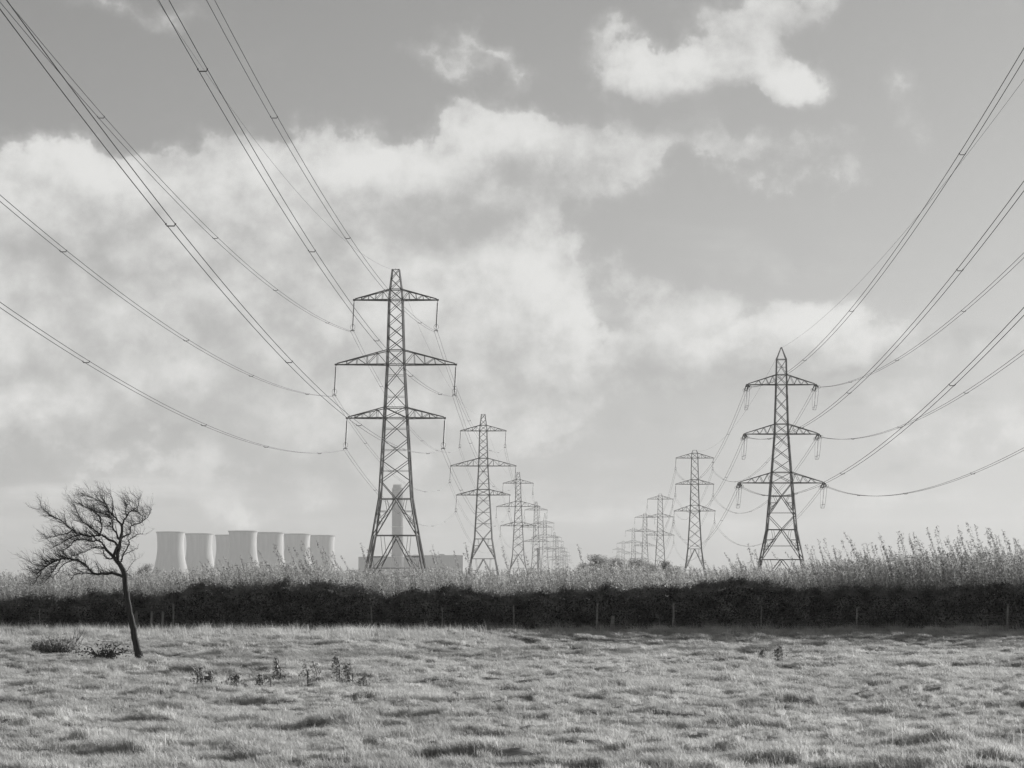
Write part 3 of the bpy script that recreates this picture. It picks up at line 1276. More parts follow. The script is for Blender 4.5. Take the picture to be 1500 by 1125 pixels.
# earth wires
for i in range(4):
    d0, d1 = LEFT[i][0], LEFT[i + 1][0]
    z0 = 46.9 if i == 0 else 50.2
    lab = ('single earth wire from the flat top of the tallest pylon over the field',
           'single earth wire from the tallest pylon top to the second',
           'single earth wire between second and third flat-topped pylons',
           'single earth wire between third and fourth flat-topped pylons')[i]
    span((XL, d0, z0), (XL, d1, 50.2), 2.8e-4 if i == 0 else 2.0e-4, lab, 'cables of the flat-topped line', False, (), 0.014)
for i in range(2):
    d0, d1 = RIGHT[i][0], RIGHT[i + 1][0]
    if i == 0:
        z0 = 47.2 + 1.45e-4 * ((d0 - 333) ** 2 - (503 - 333) ** 2)
        z1 = 47.2
    else:
        z0, z1 = 47.2, 48.5
    lab = ('single earth wire from the pointed pylon tip over the field',
           'single earth wire from the pointed pylon tip to the next pylon')[i]
    span((XR, d0, z0), (XR, d1, z1), 1.45e-4, lab, 'cables of the pointed pylon line', False, (), 0.014)

# ================================================================== hedge
HP = [(-400, 872), (0, 880), (60, 877), (110, 871), (150, 867), (190, 866), (205, 874), (240, 876), (258, 866), (300, 860), (380, 857),
      (480, 860), (540, 864), (570, 870), (600, 866), (660, 866), (720, 870), (800, 869), (860, 865), (950, 861), (1050, 856),
      (1095, 847), (1130, 852), (1160, 859), (1200, 864), (1300, 861), (1400, 857), (1500, 851), (1900, 855)]
hpx = np.array([X(p[0], HEDGE_D) for p in HP])
hpz = np.array([EYE + (VY - p[1]) * HEDGE_D / F for p in HP])


def hedge_top(x):
    return np.interp(x, hpx, hpz) + 0.13 * vnoise(np.asarray(x) / 0.55, np.asarray(x) * 0 + 3, 31) + 0.12 * vnoise(np.asarray(x) / 1.9, np.asarray(x) * 0 + 5, 30) + 0.09 * vnoise(np.asarray(x) / 0.2, np.asarray(x) * 0, 32)


hedge = empty('hedge', (0, HEDGE_D + 0.9, 0))
tag(hedge, 'dense dark field hedge running right across behind the pasture', 'hedge')
# solid core in place of inner branches, added to stop light leaking through
nxh, nzh = 330, 9
hx = np.linspace(-38, 34, nxh)
core = MB()
rows = []
for j in range(14):
    a = j / 13 * math.pi            # front foot over the top to the back foot
    for x in hx:
        ht = float(hedge_top(x)) - 0.34
        y = -math.cos(a) * (0.20 + 0.08 * float(vnoise(x / 0.9, a * 2, 33)))
        z = math.sin(a) ** 0.8 * ht + 0.0 if 0 < j < 13 else -0.05
        core.v.append((x, y, z - 0.2 if j in (0, 13) else z + 0.10 * float(vnoise(x / 0.25, a * 5, 39))))
for j in range(13):
    for i in range(nxh - 1):
        core.f.append((j * nxh + i, j * nxh + i + 1, (j + 1) * nxh + i + 1, (j + 1) * nxh + i))
core.build('light_block_core', M['hedgebark'], hedge)
nl = 220000
lx = rng.uniform(-38, 34, nl)
lt = hedge_top(lx)
u = rng.uniform(size=nl)
lz = lt * (1 - 1.1 * u ** 1.1) + rng.normal(size=nl) * 0.11
prof_w = 0.62 + 0.30 * vnoise(lx / 0.9, lz / 0.6, 34) + 0.18 * vnoise(lx / 0.3, lz / 0.25, 35) - 0.25 * np.clip((lz / lt - 0.72) / 0.28, 0, 1) ** 2
lyy = np.where(rng.uniform(size=nl) < 0.62, -prof_w + np.abs(rng.normal(size=nl)) * 0.10, rng.uniform(-0.55, 0.5, nl))
topm = rng.uniform(size=nl) < 0.30
lz = np.where(topm, lt - 0.12 + 0.22 * vnoise(lx / 0.35, lyy / 0.3, 36) + rng.normal(size=nl) * 0.09, lz)
lyy = np.where(topm, rng.uniform(-0.55, 0.45, nl), lyy)
foot = 0.02 + 0.16 * vnoise(lx / 0.7, lx * 0, 37) + 0.08 * vnoise(lx / 0.2, lx * 0, 38)
lz = np.where(lz < foot, foot + (foot - lz) * 0.8, lz)
cen = np.stack([lx, lyy, lz], 1)
lq = leaf_quads(cen, rng.uniform(0.05, 0.13, nl), rng, 0.6)
fo = link('foliage', quads_mesh('hedge_foliage', lq), M['hedge'], hedge)
tag(fo, kind='stuff')
# bramble and weed leaves, coloured paler to imitate sunlit flecks on the hedge
npale = 9000
plx = rng.uniform(-38, 34, npale)
plz = rng.uniform(-0.1, 1.7, npale)
kp = (vnoise(plx / 0.8, plz / 0.5, 44) > 0.45) & (plz < hedge_top(plx))
plx, plz = plx[kp], plz[kp]
ply = -0.70 - 0.25 * vnoise(plx / 0.9, plz / 0.6, 34) + rng.normal(size=len(plx)) * 0.08
pq = leaf_quads(np.stack([plx, ply, plz], 1), rng.uniform(0.05, 0.12, len(plx)), rng, 0.55)
pl_ = link('pale_leaves', quads_mesh('hedge_pale_leaves', pq), M['willow'], hedge)
tag(pl_, kind='stuff')
# sprigs standing out of the top
sp = MB()
for i in range(900):
    x = random.uniform(-38, 34)
    z = float(hedge_top(x)) - 0.15
    y = random.uniform(-0.6, 0.6)
    h = random.uniform(0.1, 0.4)
    sp.tube([(x, y, z), (x - h * random.uniform(0.0, 0.5), y, z + h)], [0.006, 0.003], 3, cap=False)
sp.build('sprigs', M['hedgebark'], hedge)

# ------------------------------------------------------------------ fence in front of the hedge
fence = empty('stock_fence', (0, 116.0, 0))
tag(fence, 'old wire stock fence with thin wooden posts along the hedge foot', 'fence')
fd = 116.0
for px, ytop, w, back in [(-60, 888, .08, 0), (58, 892, .06, .1), (254, 885, .09, 0), (545, 888, .06, .1), (648, 890, .05, .15),
                          (753, 886, .07, .02), (874, 884, .10, 0), (986, 883, .10, 0), (1115, 889, .06, .1), (1255, 891, .08, .05),
                          (1475, 885, .10, 0), (1590, 886, .09, 0)]:
    x = X(px, fd)
    z = EYE + (VY - ytop) * fd / F
    b = MB()
    lean = random.uniform(-.06, .06)
    b.tube([(x, back, -0.45), (x + lean * .6, back, z * 0.6), (x + lean, back, z)], [w / 2, w / 2 * .97, w / 2 * .92], 8)
    b.build('post', M['post'], fence)
x = X(897, fd)
b = MB()
b.tube([(x, 0.1, -0.2), (x + 0.02, 0.1, 0.5)], [0.09, 0.085], 8)
b.build('post_stub', M['post'], fence)
for z in (0.12, 0.36, 0.64, 0.93):
    b = MB()
    b.tube([(xx, -0.055, z + 0.03 * math.sin(xx * 1.7 + z * 9)) for xx in np.linspace(-27, 23, 90)], 0.006, 4)
    b.build('wire', M['wire'], fence)

# weathered plank on stubs in the hedge gap
d = 115.6
o = empty('plank_rail', (X(220, d), d, 0))
tag(o, 'dark weathered plank resting on short stubs in the hedge gap behind the tree', 'plank')
zz = EYE + (VY - 893) * d / F
b = MB()
b.box((-0.80, -0.14, zz - 0.05), (0.72, 0.14, zz + 0.06))
b.build('board', M['plank'], o)
for xx in (-0.6, 0.07, 0.55):
    b = MB()
    b.tube([(xx, 0, -0.15), (xx, 0, zz - 0.055)], 0.06, 7)
    b.build('stub', M['post'], o)

# ================================================================== willow crop behind the hedge
def shoot_arrays(seed, h=3.0, leaves=60, lean=0.2, frm=0.35, size=(0.05, 0.10), droop=0.0):
    r = np.random.default_rng(seed)
    n_ = 9
    t = np.linspace(0, 1, n_)
    px_ = -lean * h * t ** 1.8 + 0.03 * np.cumsum(r.normal(size=n_)) * t
    py_ = 0.03 * np.cumsum(r.normal(size=n_)) * t
    pz_ = h * t - droop * h * np.clip(t - 0.6, 0, 1) ** 2
    stem = MB()
    stem.tube(list(zip(px_, py_, pz_)), list(0.011 * (1 - 0.75 * t)), 4)
    u_ = frm + (1 - frm) * r.uniform(size=leaves) ** 0.8
    cx_ = np.interp(u_, t, px_) + r.normal(size=leaves) * (0.03 + 0.06 * (1 - u_))
    cy_ = np.interp(u_, t, py_) + r.normal(size=leaves) * (0.03 + 0.06 * (1 - u_))
    cz_ = np.interp(u_, t, pz_) + r.normal(size=leaves) * 0.02
    q = leaf_quads(np.stack([cx_, cy_, cz_], 1), r.uniform(size[0], size[1], leaves), r, 0.42, (-0.35, 0, 0.8, 0.35))
    return stem, q


# bulk of the crop: countless, one stuff object
srcs = []
for k in range(7):
    stem, q = shoot_arrays(200 + k, 3.0, 95, 0.10 + 0.03 * k, 0.18, (0.05, 0.125))
    verts = np.array(stem.v)
    b = MB()
    b.v = list(stem.v)
    b.f = list(stem.f)
    for qq in q:
        b.quad(*qq)
    m_ = b.mesh('crop_shoot%d' % k)
    m_.materials.append(M['stem'])
    m_.materials.append(M['willow'])
    mi = np.ones(len(m_.polygons), dtype=np.int32)
    mi[:len(stem.f)] = 0
    m_.polygons.foreach_set('material_index', mi)
    srcs.append(bpy.data.objects.new('crop_shoot%d' % k, m_))
CP = [(-400, 838), (0, 842), (100, 840), (200, 842), (260, 838), (300, 835), (380, 829), (470, 828), (500, 840), (560, 839), (640, 836), (700, 840),
      (780, 839), (850, 834), (900, 830), (960, 834), (1040, 837), (1090, 831), (1150, 837), (1200, 828), (1300, 819), (1400, 813),
      (1500, 811), (1900, 815)]
cd = []
for d0 in np.arange(118.2, 150, 1.0):
    n = int(0.56 * d0 * (10 if d0 < 126 else 6))
    cd.append(np.stack([rng.uniform(-0.31 * d0, 0.25 * d0, n), rng.uniform(d0, d0 + 1, n)], 1))
cd.append(np.stack([rng.uniform(-38, 32, 420), rng.uniform(117.7, 118.5, 420)], 1))   # a few come up through the hedge
cd = np.concatenate(cd)
n = len(cd)
colpx = VX + cd[:, 0] * F / cd[:, 1]
hz = EYE + (VY - np.interp(colpx, [p[0] for p in CP], [p[1] for p in CP])) * 124 / F
hz = hz * rng.uniform(0.74, 1.07, n) + 0.22 * vnoise(cd[:, 0] / 1.3, cd[:, 1] / 1.3, 41)
sc_ = hz / 3.0
turn = np.zeros((n, 3))
turn[:, 2] = rng.normal(size=n) * 1.0
turn[:, 0] = rng.normal(size=n) * 0.07
turn[:, 1] = rng.normal(size=n) * 0.09
crop = scatter('willow_crop', np.stack([cd[:, 0], cd[:, 1], np.zeros(n)], 1), turn, np.stack([sc_, sc_, sc_], 1), rng.integers(0, 7, n), srcs)
tag(crop, 'thick pale-leaved coppice willow growing behind the dark hedge', 'crop', kind='stuff')

# shoots that stand out singly above the crop
shoot_src = []
for k in range(10):
    ln_ = 0.16 + 0.015 * k if k < 6 else 0.30 + 0.03 * (k - 6)
    stem, q = shoot_arrays(300 + k, 3.6, 125 if k % 2 else 90, ln_, 0.48, (0.05, 0.115), 0.05)
    sm = stem.mesh('shoot_stem', True)
    sm.materials.append(M['stem'])
    lm = quads_mesh('shoot_leaves', q)
    lm.materials.append(M['weed'])
    shoot_src.append((sm, lm, ln_))
CL = [
    ('willow shoot leaning high above the crop in front of the cooling towers', 'willow shoots before the cooling towers', True,
     [(392, 797), (403, 798), (415, 801), (425, 803), (437, 797), (441, 795), (452, 800), (462, 792), (470, 801), (476, 806), (490, 808), (498, 815),
      (381, 808), (370, 812), (350, 815), (333, 814), (320, 818), (305, 818), (290, 822), (408, 806), (430, 808), (447, 806), (484, 812)]),
    ('leafy willow shoot standing above the crop in front of the boiler house', 'willow shoots before the boiler house', False,
     [(528, 797), (540, 806), (575, 808), (602, 806), (612, 813), (635, 797), (641, 806), (648, 808), (663, 808), (672, 816), (681, 796), (688, 808)]),
    ('willow shoot sticking up among the feet of the far pylons', 'willow shoots before the far pylons', False,
     [(735, 802), (742, 808), (752, 815), (768, 812), (815, 818), (848, 799), (858, 812), (872, 818), (1012, 822), (1030, 820)]),
    ('arching willow shoot bending over beside the feet of the pointed pylon', 'willow shoots by the pointed pylon', True,
     [(1056, 812), (1070, 816), (1082, 812), (1092, 799), (1100, 812), (1120, 812), (1138, 806), (1150, 810), (1160, 816), (1108, 806)]),
    ('tall willow shoot rising against the sky past the pointed pylon', 'tall willow shoots past the pointed pylon', False,
     [(1185, 807), (1192, 812), (1204, 790), (1216, 788), (1224, 800), (1232, 792), (1239, 779), (1251, 786), (1262, 806), (1278, 796), (1288, 800), (1296, 780),
      (1301, 800), (1309, 804), (1317, 783), (1322, 779), (1330, 788), (1336, 782), (1342, 780), (1351, 786), (1361, 774), (1369, 777), (1373, 772),
      (1384, 792), (1393, 785), (1398, 772), (1406, 794), (1412, 790), (1416, 776), (1420, 766), (1431, 769), (1438, 792), (1444, 774), (1450, 790), (1454, 772),
      (1462, 792), (1470, 776), (1478, 794), (1485, 796), (1491, 789), (1495, 790), (1504, 780), (1512, 786), (1524, 776), (1540, 782)] + [(1190 + 7.6 * q_ + (q_ * 37 % 11) - 5, 806 - 0.06 * 7.6 * q_ + (q_ * 53 % 17) - 8) for q_ in range(42)]),
]
for lab, grp, arch, tips in CL:
    for i, (px, py) in enumerate(tips):
        d = random.uniform(118.8, 122.5)
        k = random.randrange(5, 10) if arch else random.randrange(0, 7)
        sm, lm, ln_ = shoot_src[k]
        h = EYE + (VY - py) * d / F
        s_ = h / 3.55
        rz = random.uniform(-0.9, 0.9)
        xt = X(px, d)
        o = empty('willow_shoot', (xt + ln_ * 3.6 * s_ * math.cos(rz), d, 0), rz)
        o.scale = (s_, s_, s_)
        o.rotation_euler = (random.uniform(-.05, .05), random.uniform(-.05, .05), rz)
        tag(o, lab, 'shoot', grp)
        link('stem', sm, None, o)
        link('leaves', lm, None, o)

# ================================================================== bare tree
TD = 90.0


def tp(px, py, dy=0.0):
    d = TD
    return Vector(((px - 205) * d / F, dy, (964 - py) * d / F))


tbase = Vector((X(205, TD), TD, gz(X(205, TD), TD) - 0.05))
tree = empty('bare_tree', tbase)
tag(tree, 'leafless windswept tree leaning over the pasture in front of the hedge', 'tree')


def smooth_path(pts, radii, sub=5, jit=0.0):
    """Catmull-Rom through pts"""
    P_ = [Vector(p) for p in pts]
    out, ro = [], []
    for i in range(len(P_) - 1):
        p0 = P_[max(i - 1, 0)]
        p1, p2 = P_[i], P_[i + 1]
        p3 = P_[min(i + 2, len(P_) - 1)]
        for j in range(sub):
            t = j / sub
            q = 0.5 * ((2 * p1) + (p2 - p0) * t + (2 * p0 - 5 * p1 + 4 * p2 - p3) * t * t + (3 * p1 - p0 - 3 * p2 + p3) * t ** 3)
            if jit and i + j > 0:
                q = q + Vector((random.gauss(0, jit), random.gauss(0, jit), random.gauss(0, jit)))
            out.append(q)
            ro.append(radii[i] * (1 - t) + radii[i + 1] * t)
    out.append(P_[-1])
    ro.append(radii[-1])
    return out, ro


PX = TD / F
LIMBS = [  # (points [(px,py,depth m)], radius px start, end, twig density, lean)
    ([(183, 833, 0), (163, 829, -.1), (143, 830, -.25), (136, 826, -.3), (128, 816, -.4), (113, 809, -.5), (94, 808, -.6), (77, 817, -.7), (61, 830, -.8)], 2.6, .8, 1.9),
    ([(143, 830, -.25), (123, 829, -.1), (110, 831, 0), (103, 838, .1)], 1.3, .5, .5),
    ([(123, 829, -.1), (115, 823, -.2), (108, 820.5, -.3)], .9, .4, .3),
    ([(178, 812, 0), (181, 799, .1), (187, 786, .3), (186, 780, .35), (194, 773, .5), (205, 770, .6)], 1.6, .5, .8),
    ([(182, 801, .1), (193, 796, 0), (203, 792, -.1)], .9, .35, .5),
    ([(175, 783, .1), (179, 775, .2), (188, 770, .3), (189, 759, .35), (202, 755, .4), (214, 743, .5), (219, 734, .5)], 1.8, .4, 1.2),
    ([(173, 787, 0), (161, 779, -.2), (149, 773, -.3), (137, 775, -.4), (124, 772, -.5), (110, 766, -.5), (97, 754, -.5), (80, 744, -.6), (66, 733, -.6)], 2.2, .4, 1.4),
    ([(149, 773, -.3), (143, 768, -.2), (129, 759, -.1), (117, 747, 0), (109, 729, .1)], 1.6, .4, 1.6),
    ([(151, 789, .2), (143, 781, .3), (131, 781, .4), (110, 779, .5), (97, 788, .6), (87, 797, .6)], 1.8, .5, 1.8),
    ([(155, 796, .2), (148, 791, .4), (134, 791, .5), (117, 797, .6), (99, 805, .6)], 1.5, .45, 1.4),
    ([(177, 757, .1), (168, 746, 0), (163, 741, -.1), (157, 729, -.2), (146, 722, -.3), (126, 715, -.3)], 1.9, .35, 1.8),
    ([(166, 744, -.1), (164, 731, .1), (163, 722, .2), (158, 710, .2)], 1.1, .3, .9),
    ([(178, 758, .1), (183, 745, .3), (189, 737, .4), (198, 738, .5), (205, 746, .5), (203, 754, .5)], 1.6, .4, 1.4),
    ([(183, 745, .3), (181, 733, .4), (188, 722, .5)], 1.2, .4, 1.6),
    ([(197, 738, .5), (199, 727, .5), (200, 719, .5)], .9, .3, 1.2),
    ([(172, 779, .2), (169, 770, .3), (163, 762, .4), (158, 746, .5), (146, 741, .6), (130, 736, .6)], 1.8, .4, 2.0),
    ([(158, 746, .5), (152, 731, .6), (145, 718, .6)], 1.0, .3, 1.4),
    ([(149, 773, -.3), (152, 761, -.4), (150, 748, -.5), (140, 737, -.5), (121, 728, -.5)], 1.4, .35, 1.8),
    ([(124, 772, -.5), (108, 777, -.6), (94, 786, -.7), (84, 792, -.7)], 1.1, .35, 1.5),
    ([(110, 766, -.5), (101, 771, -.4), (88, 773, -.3), (70, 778, -.3)], 1.0, .35, 1.3),
    ([(94, 808, -.6), (85, 818, -.3), (74, 831, 0), (66, 842, 0)], 1.3, .4, 1.8),
    ([(112, 809, -.5), (100, 815, -.7), (92, 826, -.8), (85, 836, -.9)], 1.1, .4, 1.2),
    ([(77, 817, -.7), (64, 818, -.7), (54, 815, -.7), (42, 808, -.7)], .9, .3, .8),
    ([(68, 826, -.8), (60, 838, -.7), (55, 846, -.6)], .9, .3, 1.4),
    ([(184, 828, 0), (190, 818, .1), (197, 808, .2)], .7, .25, .6),
    ([(184, 829, 0), (192, 832, -.1), (199, 840, -.2)], .6, .25, .5),
    ([(177, 812, .0), (180, 806, -.2), (182, 800, -.2)], .9, .3, .5),
    ([(168, 807, 0), (157, 806, -.1), (154, 799, -.2), (152, 790, -.2)], 1.5, .8, .4),
]
tr = MB()
tk = [(205, 964, 0), (203, 950, 0), (200, 935, 0), (196, 915, 0), (191.5, 893, 0), (187, 870, 0), (184, 850, 0), (182.5, 832, 0), (178, 820, 0), (173, 813, 0), (167, 806, 0)]
tr_r = [6.6, 5.6, 5.1, 4.8, 4.5, 4.3, 4.0, 3.9, 3.6, 3.3, 2.6]
pts_, rr = smooth_path([tp(*p) for p in tk], [r * PX for r in tr_r], 5, 0.006)
tr.tube(pts_, rr, 12)
# flare and buttress at the foot
for a in range(6):
    an = a * 1.05 + 0.3
    tr.tube([Vector((math.cos(an) * .30, math.sin(an) * .26, -0.10)), Vector((math.cos(an) * .13, math.sin(an) * .12, 0.12)), Vector((math.cos(an) * .05 - .03, math.sin(an) * .05, 0.5))], [.03, .07, .05], 6)
fork1, r1_ = smooth_path([tp(*p) for p in [(172, 812, 0), (172, 800, .05), (174, 791, .1), (175, 783, .1), (178, 766, .1), (177, 757, .1)]], [r * PX for r in (3.0, 2.7, 2.6, 2.4, 2.0, 1.8)], 5, 0.004)
tr.tube(fork1, r1_, 9)
fork2, r2_ = smooth_path([tp(*p) for p in [(168, 807, 0), (163, 802, .1), (156, 796, .2), (151, 789, .2)]], [r * PX for r in (2.7, 2.3, 2.0, 1.8)], 5, 0.004)
tr.tube(fork2, r2_, 9)
fork3, r3_ = smooth_path([tp(*p) for p in [(166, 804, 0), (170, 795, -.05), (173, 787, 0)]], [r * PX for r in (2.4, 2.1, 2.0)], 5, 0.003)
tr.tube(fork3, r3_, 8)
tr.build('trunk', M['bark'], tree, True)


def grow(mb, p, dirv, length, rad, depth):
    """one crooked twig with side twigs; the wind has trained everything towards -x"""
    nseg = max(3, int(length / 0.07))
    pts = [p.copy()]
    d = dirv.normalized()
    for i in range(nseg):
        d = d + Vector((random.gauss(-0.035, 0.16), random.gauss(0, 0.14), random.gauss(0.05, 0.16)))
        d.normalize()
        pts.append(pts[-1] + d * (length / nseg))
    mb.tube(pts, [rad * (1 - 0.7 * i / nseg) for i in range(nseg + 1)], 4 if rad > 0.008 else 3, cap=False)
    if depth <= 0:
        return
    for i in range(1, nseg + 1):
        if random.random() < 0.72:
            t = (pts[i] - pts[i - 1]).normalized()
            side = Vector((random.gauss(-0.38, 0.55), random.gauss(0, 0.65), random.gauss(0.30, 0.55)))
            nd_ = (t * 0.75 + side).normalized()
            grow(mb, pts[i], nd_, length * random.uniform(0.28, 0.6), rad * 0.62, depth - 1)


for k, (pp, ra, rb, dens_) in enumerate(LIMBS):
    n_ = len(pp)
    path, rads = smooth_path([tp(*p) for p in pp], [0.85 * (ra + (rb - ra) * (i / (n_ - 1)) ** 0.8) * PX for i in range(n_)], 5, 0.011)
    b = MB()
    b.tube(path, rads, 7)
    limb = b.build('limb', M['bark'], tree, True)
    tw = MB()
    tot = sum((path[i + 1] - path[i]).length for i in range(len(path) - 1))
    for i in range(2, len(path)):
        f = i / (len(path) - 1)
        seglen = (path[i] - path[i - 1]).length
        cnt = dens_ * seglen * 33 * (0.30 + 0.9 * f)
        cnt = int(cnt) + (random.random() < cnt - int(cnt))
        for _ in range(cnt):
            t = (path[i] - path[i - 1]).normalized()
            dv = (t * 0.35 + Vector((random.gauss(-0.5, 0.5), random.gauss(0, 0.6), random.gauss(0.34, 0.5)))).normalized()
            grow(tw, path[i], dv, random.uniform(0.17, 0.54), max(0.0048, min(0.009, rads[i] * 0.45)), 2)
    if tw.v:
        tw.build('twigs', M['twig'], limb)

# ================================================================== brush and weeds in the field
def bush(name, label, cat, px, py, wpx, hpx_, n, seed, leafy, mat, up=False):
    d = hit(px, py)
    x = X(px, d)
    z = gz(x, d)
    o = empty(name, (x, d, z))
    tag(o, label, cat)
    r = random.Random(seed)
    W, H = wpx * d / F, hpx_ * d / F
    b = MB()
    cen_ = []
    for i in range(n):
        bx = r.uniform(-W / 2, W / 2)
        by = r.uniform(-0.35, 0.35)
        ln_ = H * r.uniform(0.45, 1.15) * (1 - 0.5 * abs(bx) / (W / 2))
        dx = r.gauss(0, 0.55)
        dy = r.gauss(0, 0.4)
        p = Vector((bx, by, -0.04))
        pts = [p]
        for j in range(5):
            dx += r.gauss(0, 0.2)
            p = p + Vector((dx * ln_ * .2, dy * ln_ * .2, ln_ * .22))
            pts.append(p)
            for _ in range(leafy):
                cen_.append((p.x + r.gauss(0, .05), p.y + r.gauss(0, .05), max(0.02, p.z + r.gauss(0, .04))))
        b.tube(pts, [0.012 * (1 - .15 * j) for j in range(6)], 4, cap=False)
    b.build('twigs', M['brush'], o)
    if cen_:
        q = leaf_quads(np.array(cen_), np.random.default_rng(seed).uniform(0.05, 0.10, len(cen_)), np.random.default_rng(seed + 1), 0.6)
        lo_ = link('leaves', quads_mesh('bush_leaves', q), mat, o)
    return o


bush('bramble_bush', 'low dark bramble heap in the grass, further from the tree foot', 'bush', 78, 957, 62, 24, 110, 5, 4, M['weed'])
# upright twigs at one end of the bramble heap
d = hit(107, 955)
o = empty('twig_clump', (X(107, d), d + 0.2, gz(X(107, d), d)))
tag(o, 'clump of bare upright twigs fanning out at the end of the bramble heap', 'twigs')
for i in range(14):
    b = MB()
    p = Vector((random.uniform(-.25, .1), random.uniform(-.15, .15), -0.03))
    dx = random.uniform(0.05, 0.75)
    pts = [p]
    ln_ = random.uniform(.5, 1.05)
    for j in range(6):
        dx += random.gauss(-.05, .12)
        p = p + Vector((dx * ln_ / 6, random.gauss(0, .02), ln_ / 6))
        pts.append(p)
    b.tube(pts, [.012, .011, .010, .008, .006, .005, .003], 4)
    b.build('twig', M['stem'], o)
# fallen leafy branch by the tree
bb = bush('fallen_branch', 'fallen dark leafy branch lying in the grass right beside the tree foot', 'branch', 152, 966, 26, 20, 26, 9, 5, M['brush'])
b = MB()
for (a0, a1, zt) in [((-.1, 0, .1), (-.95, .1, .22), .35), ((0, 0, .1), (1.0, -.1, .2), .22), ((-.2, .1, .05), (-.6, -.2, .45), .5), ((.2, 0, .1), (.55, .1, .5), .4)]:
    p0, p1 = Vector(a0), Vector(a1)
    pm = p0.lerp(p1, .5) + Vector((0, 0, zt * .25))
    b.tube([p0, pm, p1], [.025, .018, .008], 5)
b.build('bough', M['brush'], bb)
cs_ = []
for i in range(90):
    s = random.choice((-1, 1))
    f = random.uniform(.2, 1)
    cs_.append((s * f * .95 + random.gauss(0, .05), random.gauss(0, .08), .12 + .16 * f + random.gauss(0, .07)))
lo_ = link('leaves', quads_mesh('branch_leaves', leaf_quads(np.array(cs_), rng.uniform(.07, .12, len(cs_)), rng, .6)), M['brush'], bb)

WEEDS = [
    (407, 996, 30, .10, 'narrow upright dock plant, slimmest of the dark weeds'),
    (390, 1007, 17, .12, 'squat dock tuft beside the slimmest dark weed'),
    (457, 1006, 40, .17, 'broad leafy dock plant between the slim one and the paired ones'),
    (497, 995, 40, .11, 'tallest dock plant, leaning, of the touching pair'),
    (514, 1001, 30, .13, 'lower dock plant of the touching pair, on the outer side'),
    (293, 1004, 24, .10, 'small pale dock plant on the tree side of the weeds'),
    (308, 1005, 18, .11, 'low spreading dock plant next to the small pale one'),
    (535, 1004, 12, .2, 'flat weed patch past the touching pair of docks'),
    (345, 1004, 13, .14, 'very low weed between the pale docks and the squat tuft'),
    (1119, 965, 12, .09, 'short dock plant under the pointed pylon, nearer the far trees'),
    (1141, 966, 17, .10, 'taller dock plant of the two under the pointed pylon'),
]
for i, (px, py, hp, rad, lab) in enumerate(WEEDS):
    d = hit(px, py + 2)
    x = X(px, d)
    o = empty('dock_plant', (x, d, gz(x, d)))
    tag(o, lab, 'weed', 'dock weeds in the pasture')
    H = (hp + 4) * d / F
    st = MB()
    cen_ = []
    for j in range(4):
        lx_ = random.gauss(0, rad * .5)
        top = Vector((lx_ - .12 * H, random.gauss(0, .04), H * random.uniform(.7, 1.05)))
        st.tube([(lx_, 0, -.05), (lx_ * 1.1, 0, H * .5), tuple(top)], [.012, .01, .005], 4, cap=False)
        for m_ in range(60):
            f = random.random() ** .8
            w_ = rad * (1.15 - f)
            cen_.append((lx_ - .12 * H * f + random.gauss(0, w_), random.gauss(0, w_), max(.03, f * top.z)))
    st.build('stems', M['brush'], o)
    q = leaf_quads(np.array(cen_), rng.uniform(.05, .10, len(cen_)), rng, .55)
    link('leaves', quads_mesh('weed_leaves', q), M['weed'], o)

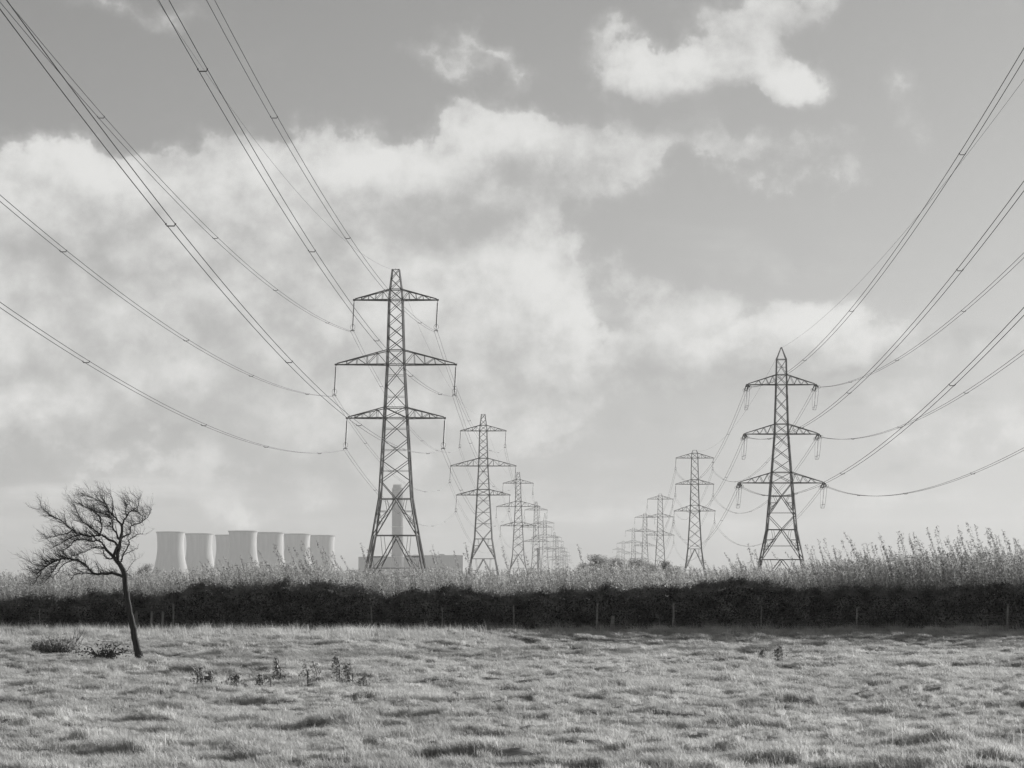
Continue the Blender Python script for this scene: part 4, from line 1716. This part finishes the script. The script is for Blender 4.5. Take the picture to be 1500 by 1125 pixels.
# ================================================================== far trees
def far_tree(px, ytop, wpx, d, label, n, seed):
    r = np.random.default_rng(seed)
    H = EYE + (VY - ytop) * d / F
    W = 1.45 * wpx * d / F
    o = empty('far_tree', (X(px, d), d, 0))
    tag(o, label, 'tree', 'trees far behind the crop')
    b = MB()
    b.tube([(0, 0, -.2), (.1, 0, H * .4), (0, 0, H * .85)], [H * .03, H * .02, H * .006], 6)
    for k in range(7):
        a = r.uniform(0, 6.28)
        z = H * r.uniform(.3, .7)
        b.tube([(0, 0, z), (math.cos(a) * W * .35, math.sin(a) * W * .35, z + H * .2)], [H * .012, H * .004], 4)
    b.build('trunk', M['brush'], o)
    cl_ = []
    n = int(n * 4)
    for k in range(34):
        a = r.uniform(0, 6.28)
        q = math.sqrt(r.uniform()) * W * .42
        z = H * r.uniform(.3, .92)
        s = 1 - .75 * max(0, z / H - .5) * 2 * .8
        cl_.append((math.cos(a) * q * s, math.sin(a) * q * s, z, r.uniform(.10, .19) * (W + H) * .5))
    cl_ = np.array(cl_)
    pick = r.integers(0, len(cl_), n)
    c = cl_[pick, :3] + r.normal(size=(n, 3)) * cl_[pick, 3][:, None] * np.array([.55, .55, .45])
    c[:, 2] = np.where(c[:, 2] > H, H - (c[:, 2] - H), np.maximum(c[:, 2], .2))
    q = leaf_quads(c, r.uniform(.11, .26, n), r, .6)
    link('crown', quads_mesh('far_crown', q), M['fartree'], o)


FT = [
    (878, 812, 34, 560, 'rounded tree at the near end of the far tree clump', 2600, 1),
    (858, 824, 26, 600, 'small tree at the edge of the clump beside the far pylons', 1500, 2),
    (905, 817, 40, 610, 'broad pale tree in the middle of the far clump', 2600, 3),
    (932, 817, 36, 590, 'second broad tree of the far clump, beside the paler one', 2400, 4),
    (955, 822, 30, 640, 'low tree of the far clump below the stub-topped pylons', 1600, 5),
    (975, 821, 15, 480, 'narrow dark tree at the end of the far clump', 900, 6),
    (990, 829, 16, 500, 'short dark shrub past the narrow dark tree', 800, 7),
    (216, 825, 16, 520, 'small round tree showing between the bare tree and cooling towers', 900, 8),
    (206, 828, 9, 530, 'tiny tree close beside the bare trunk above the crop', 400, 9),
    (228, 831, 14, 560, 'low tree at the foot of the first cooling tower', 500, 10),
]
for f in FT:
    far_tree(*f)

# ================================================================== haze
hb = MB()
hb.box((-6300, -1000, -2.4), (6300, 9200, 232))
hz_ = hb.mesh('haze')
hm = bpy.data.materials.new('pale_haze')
hm.use_nodes = True
hn = hm.node_tree.nodes
hn.clear()
ho = hn.new('ShaderNodeOutputMaterial')
pv = hn.new('ShaderNodeVolumePrincipled')
pv.inputs['Color'].default_value = (0.92, 0.918, 0.91, 1)
pv.inputs['Density'].default_value = 0.72e-4
pv.inputs['Anisotropy'].default_value = 0.0
hm.node_tree.links.new(pv.outputs[0], ho.inputs['Volume'])
ho_ = link('haze', hz_, hm)
tag(ho_, 'thin pale haze lying over the fields and power station', 'haze', kind='stuff')
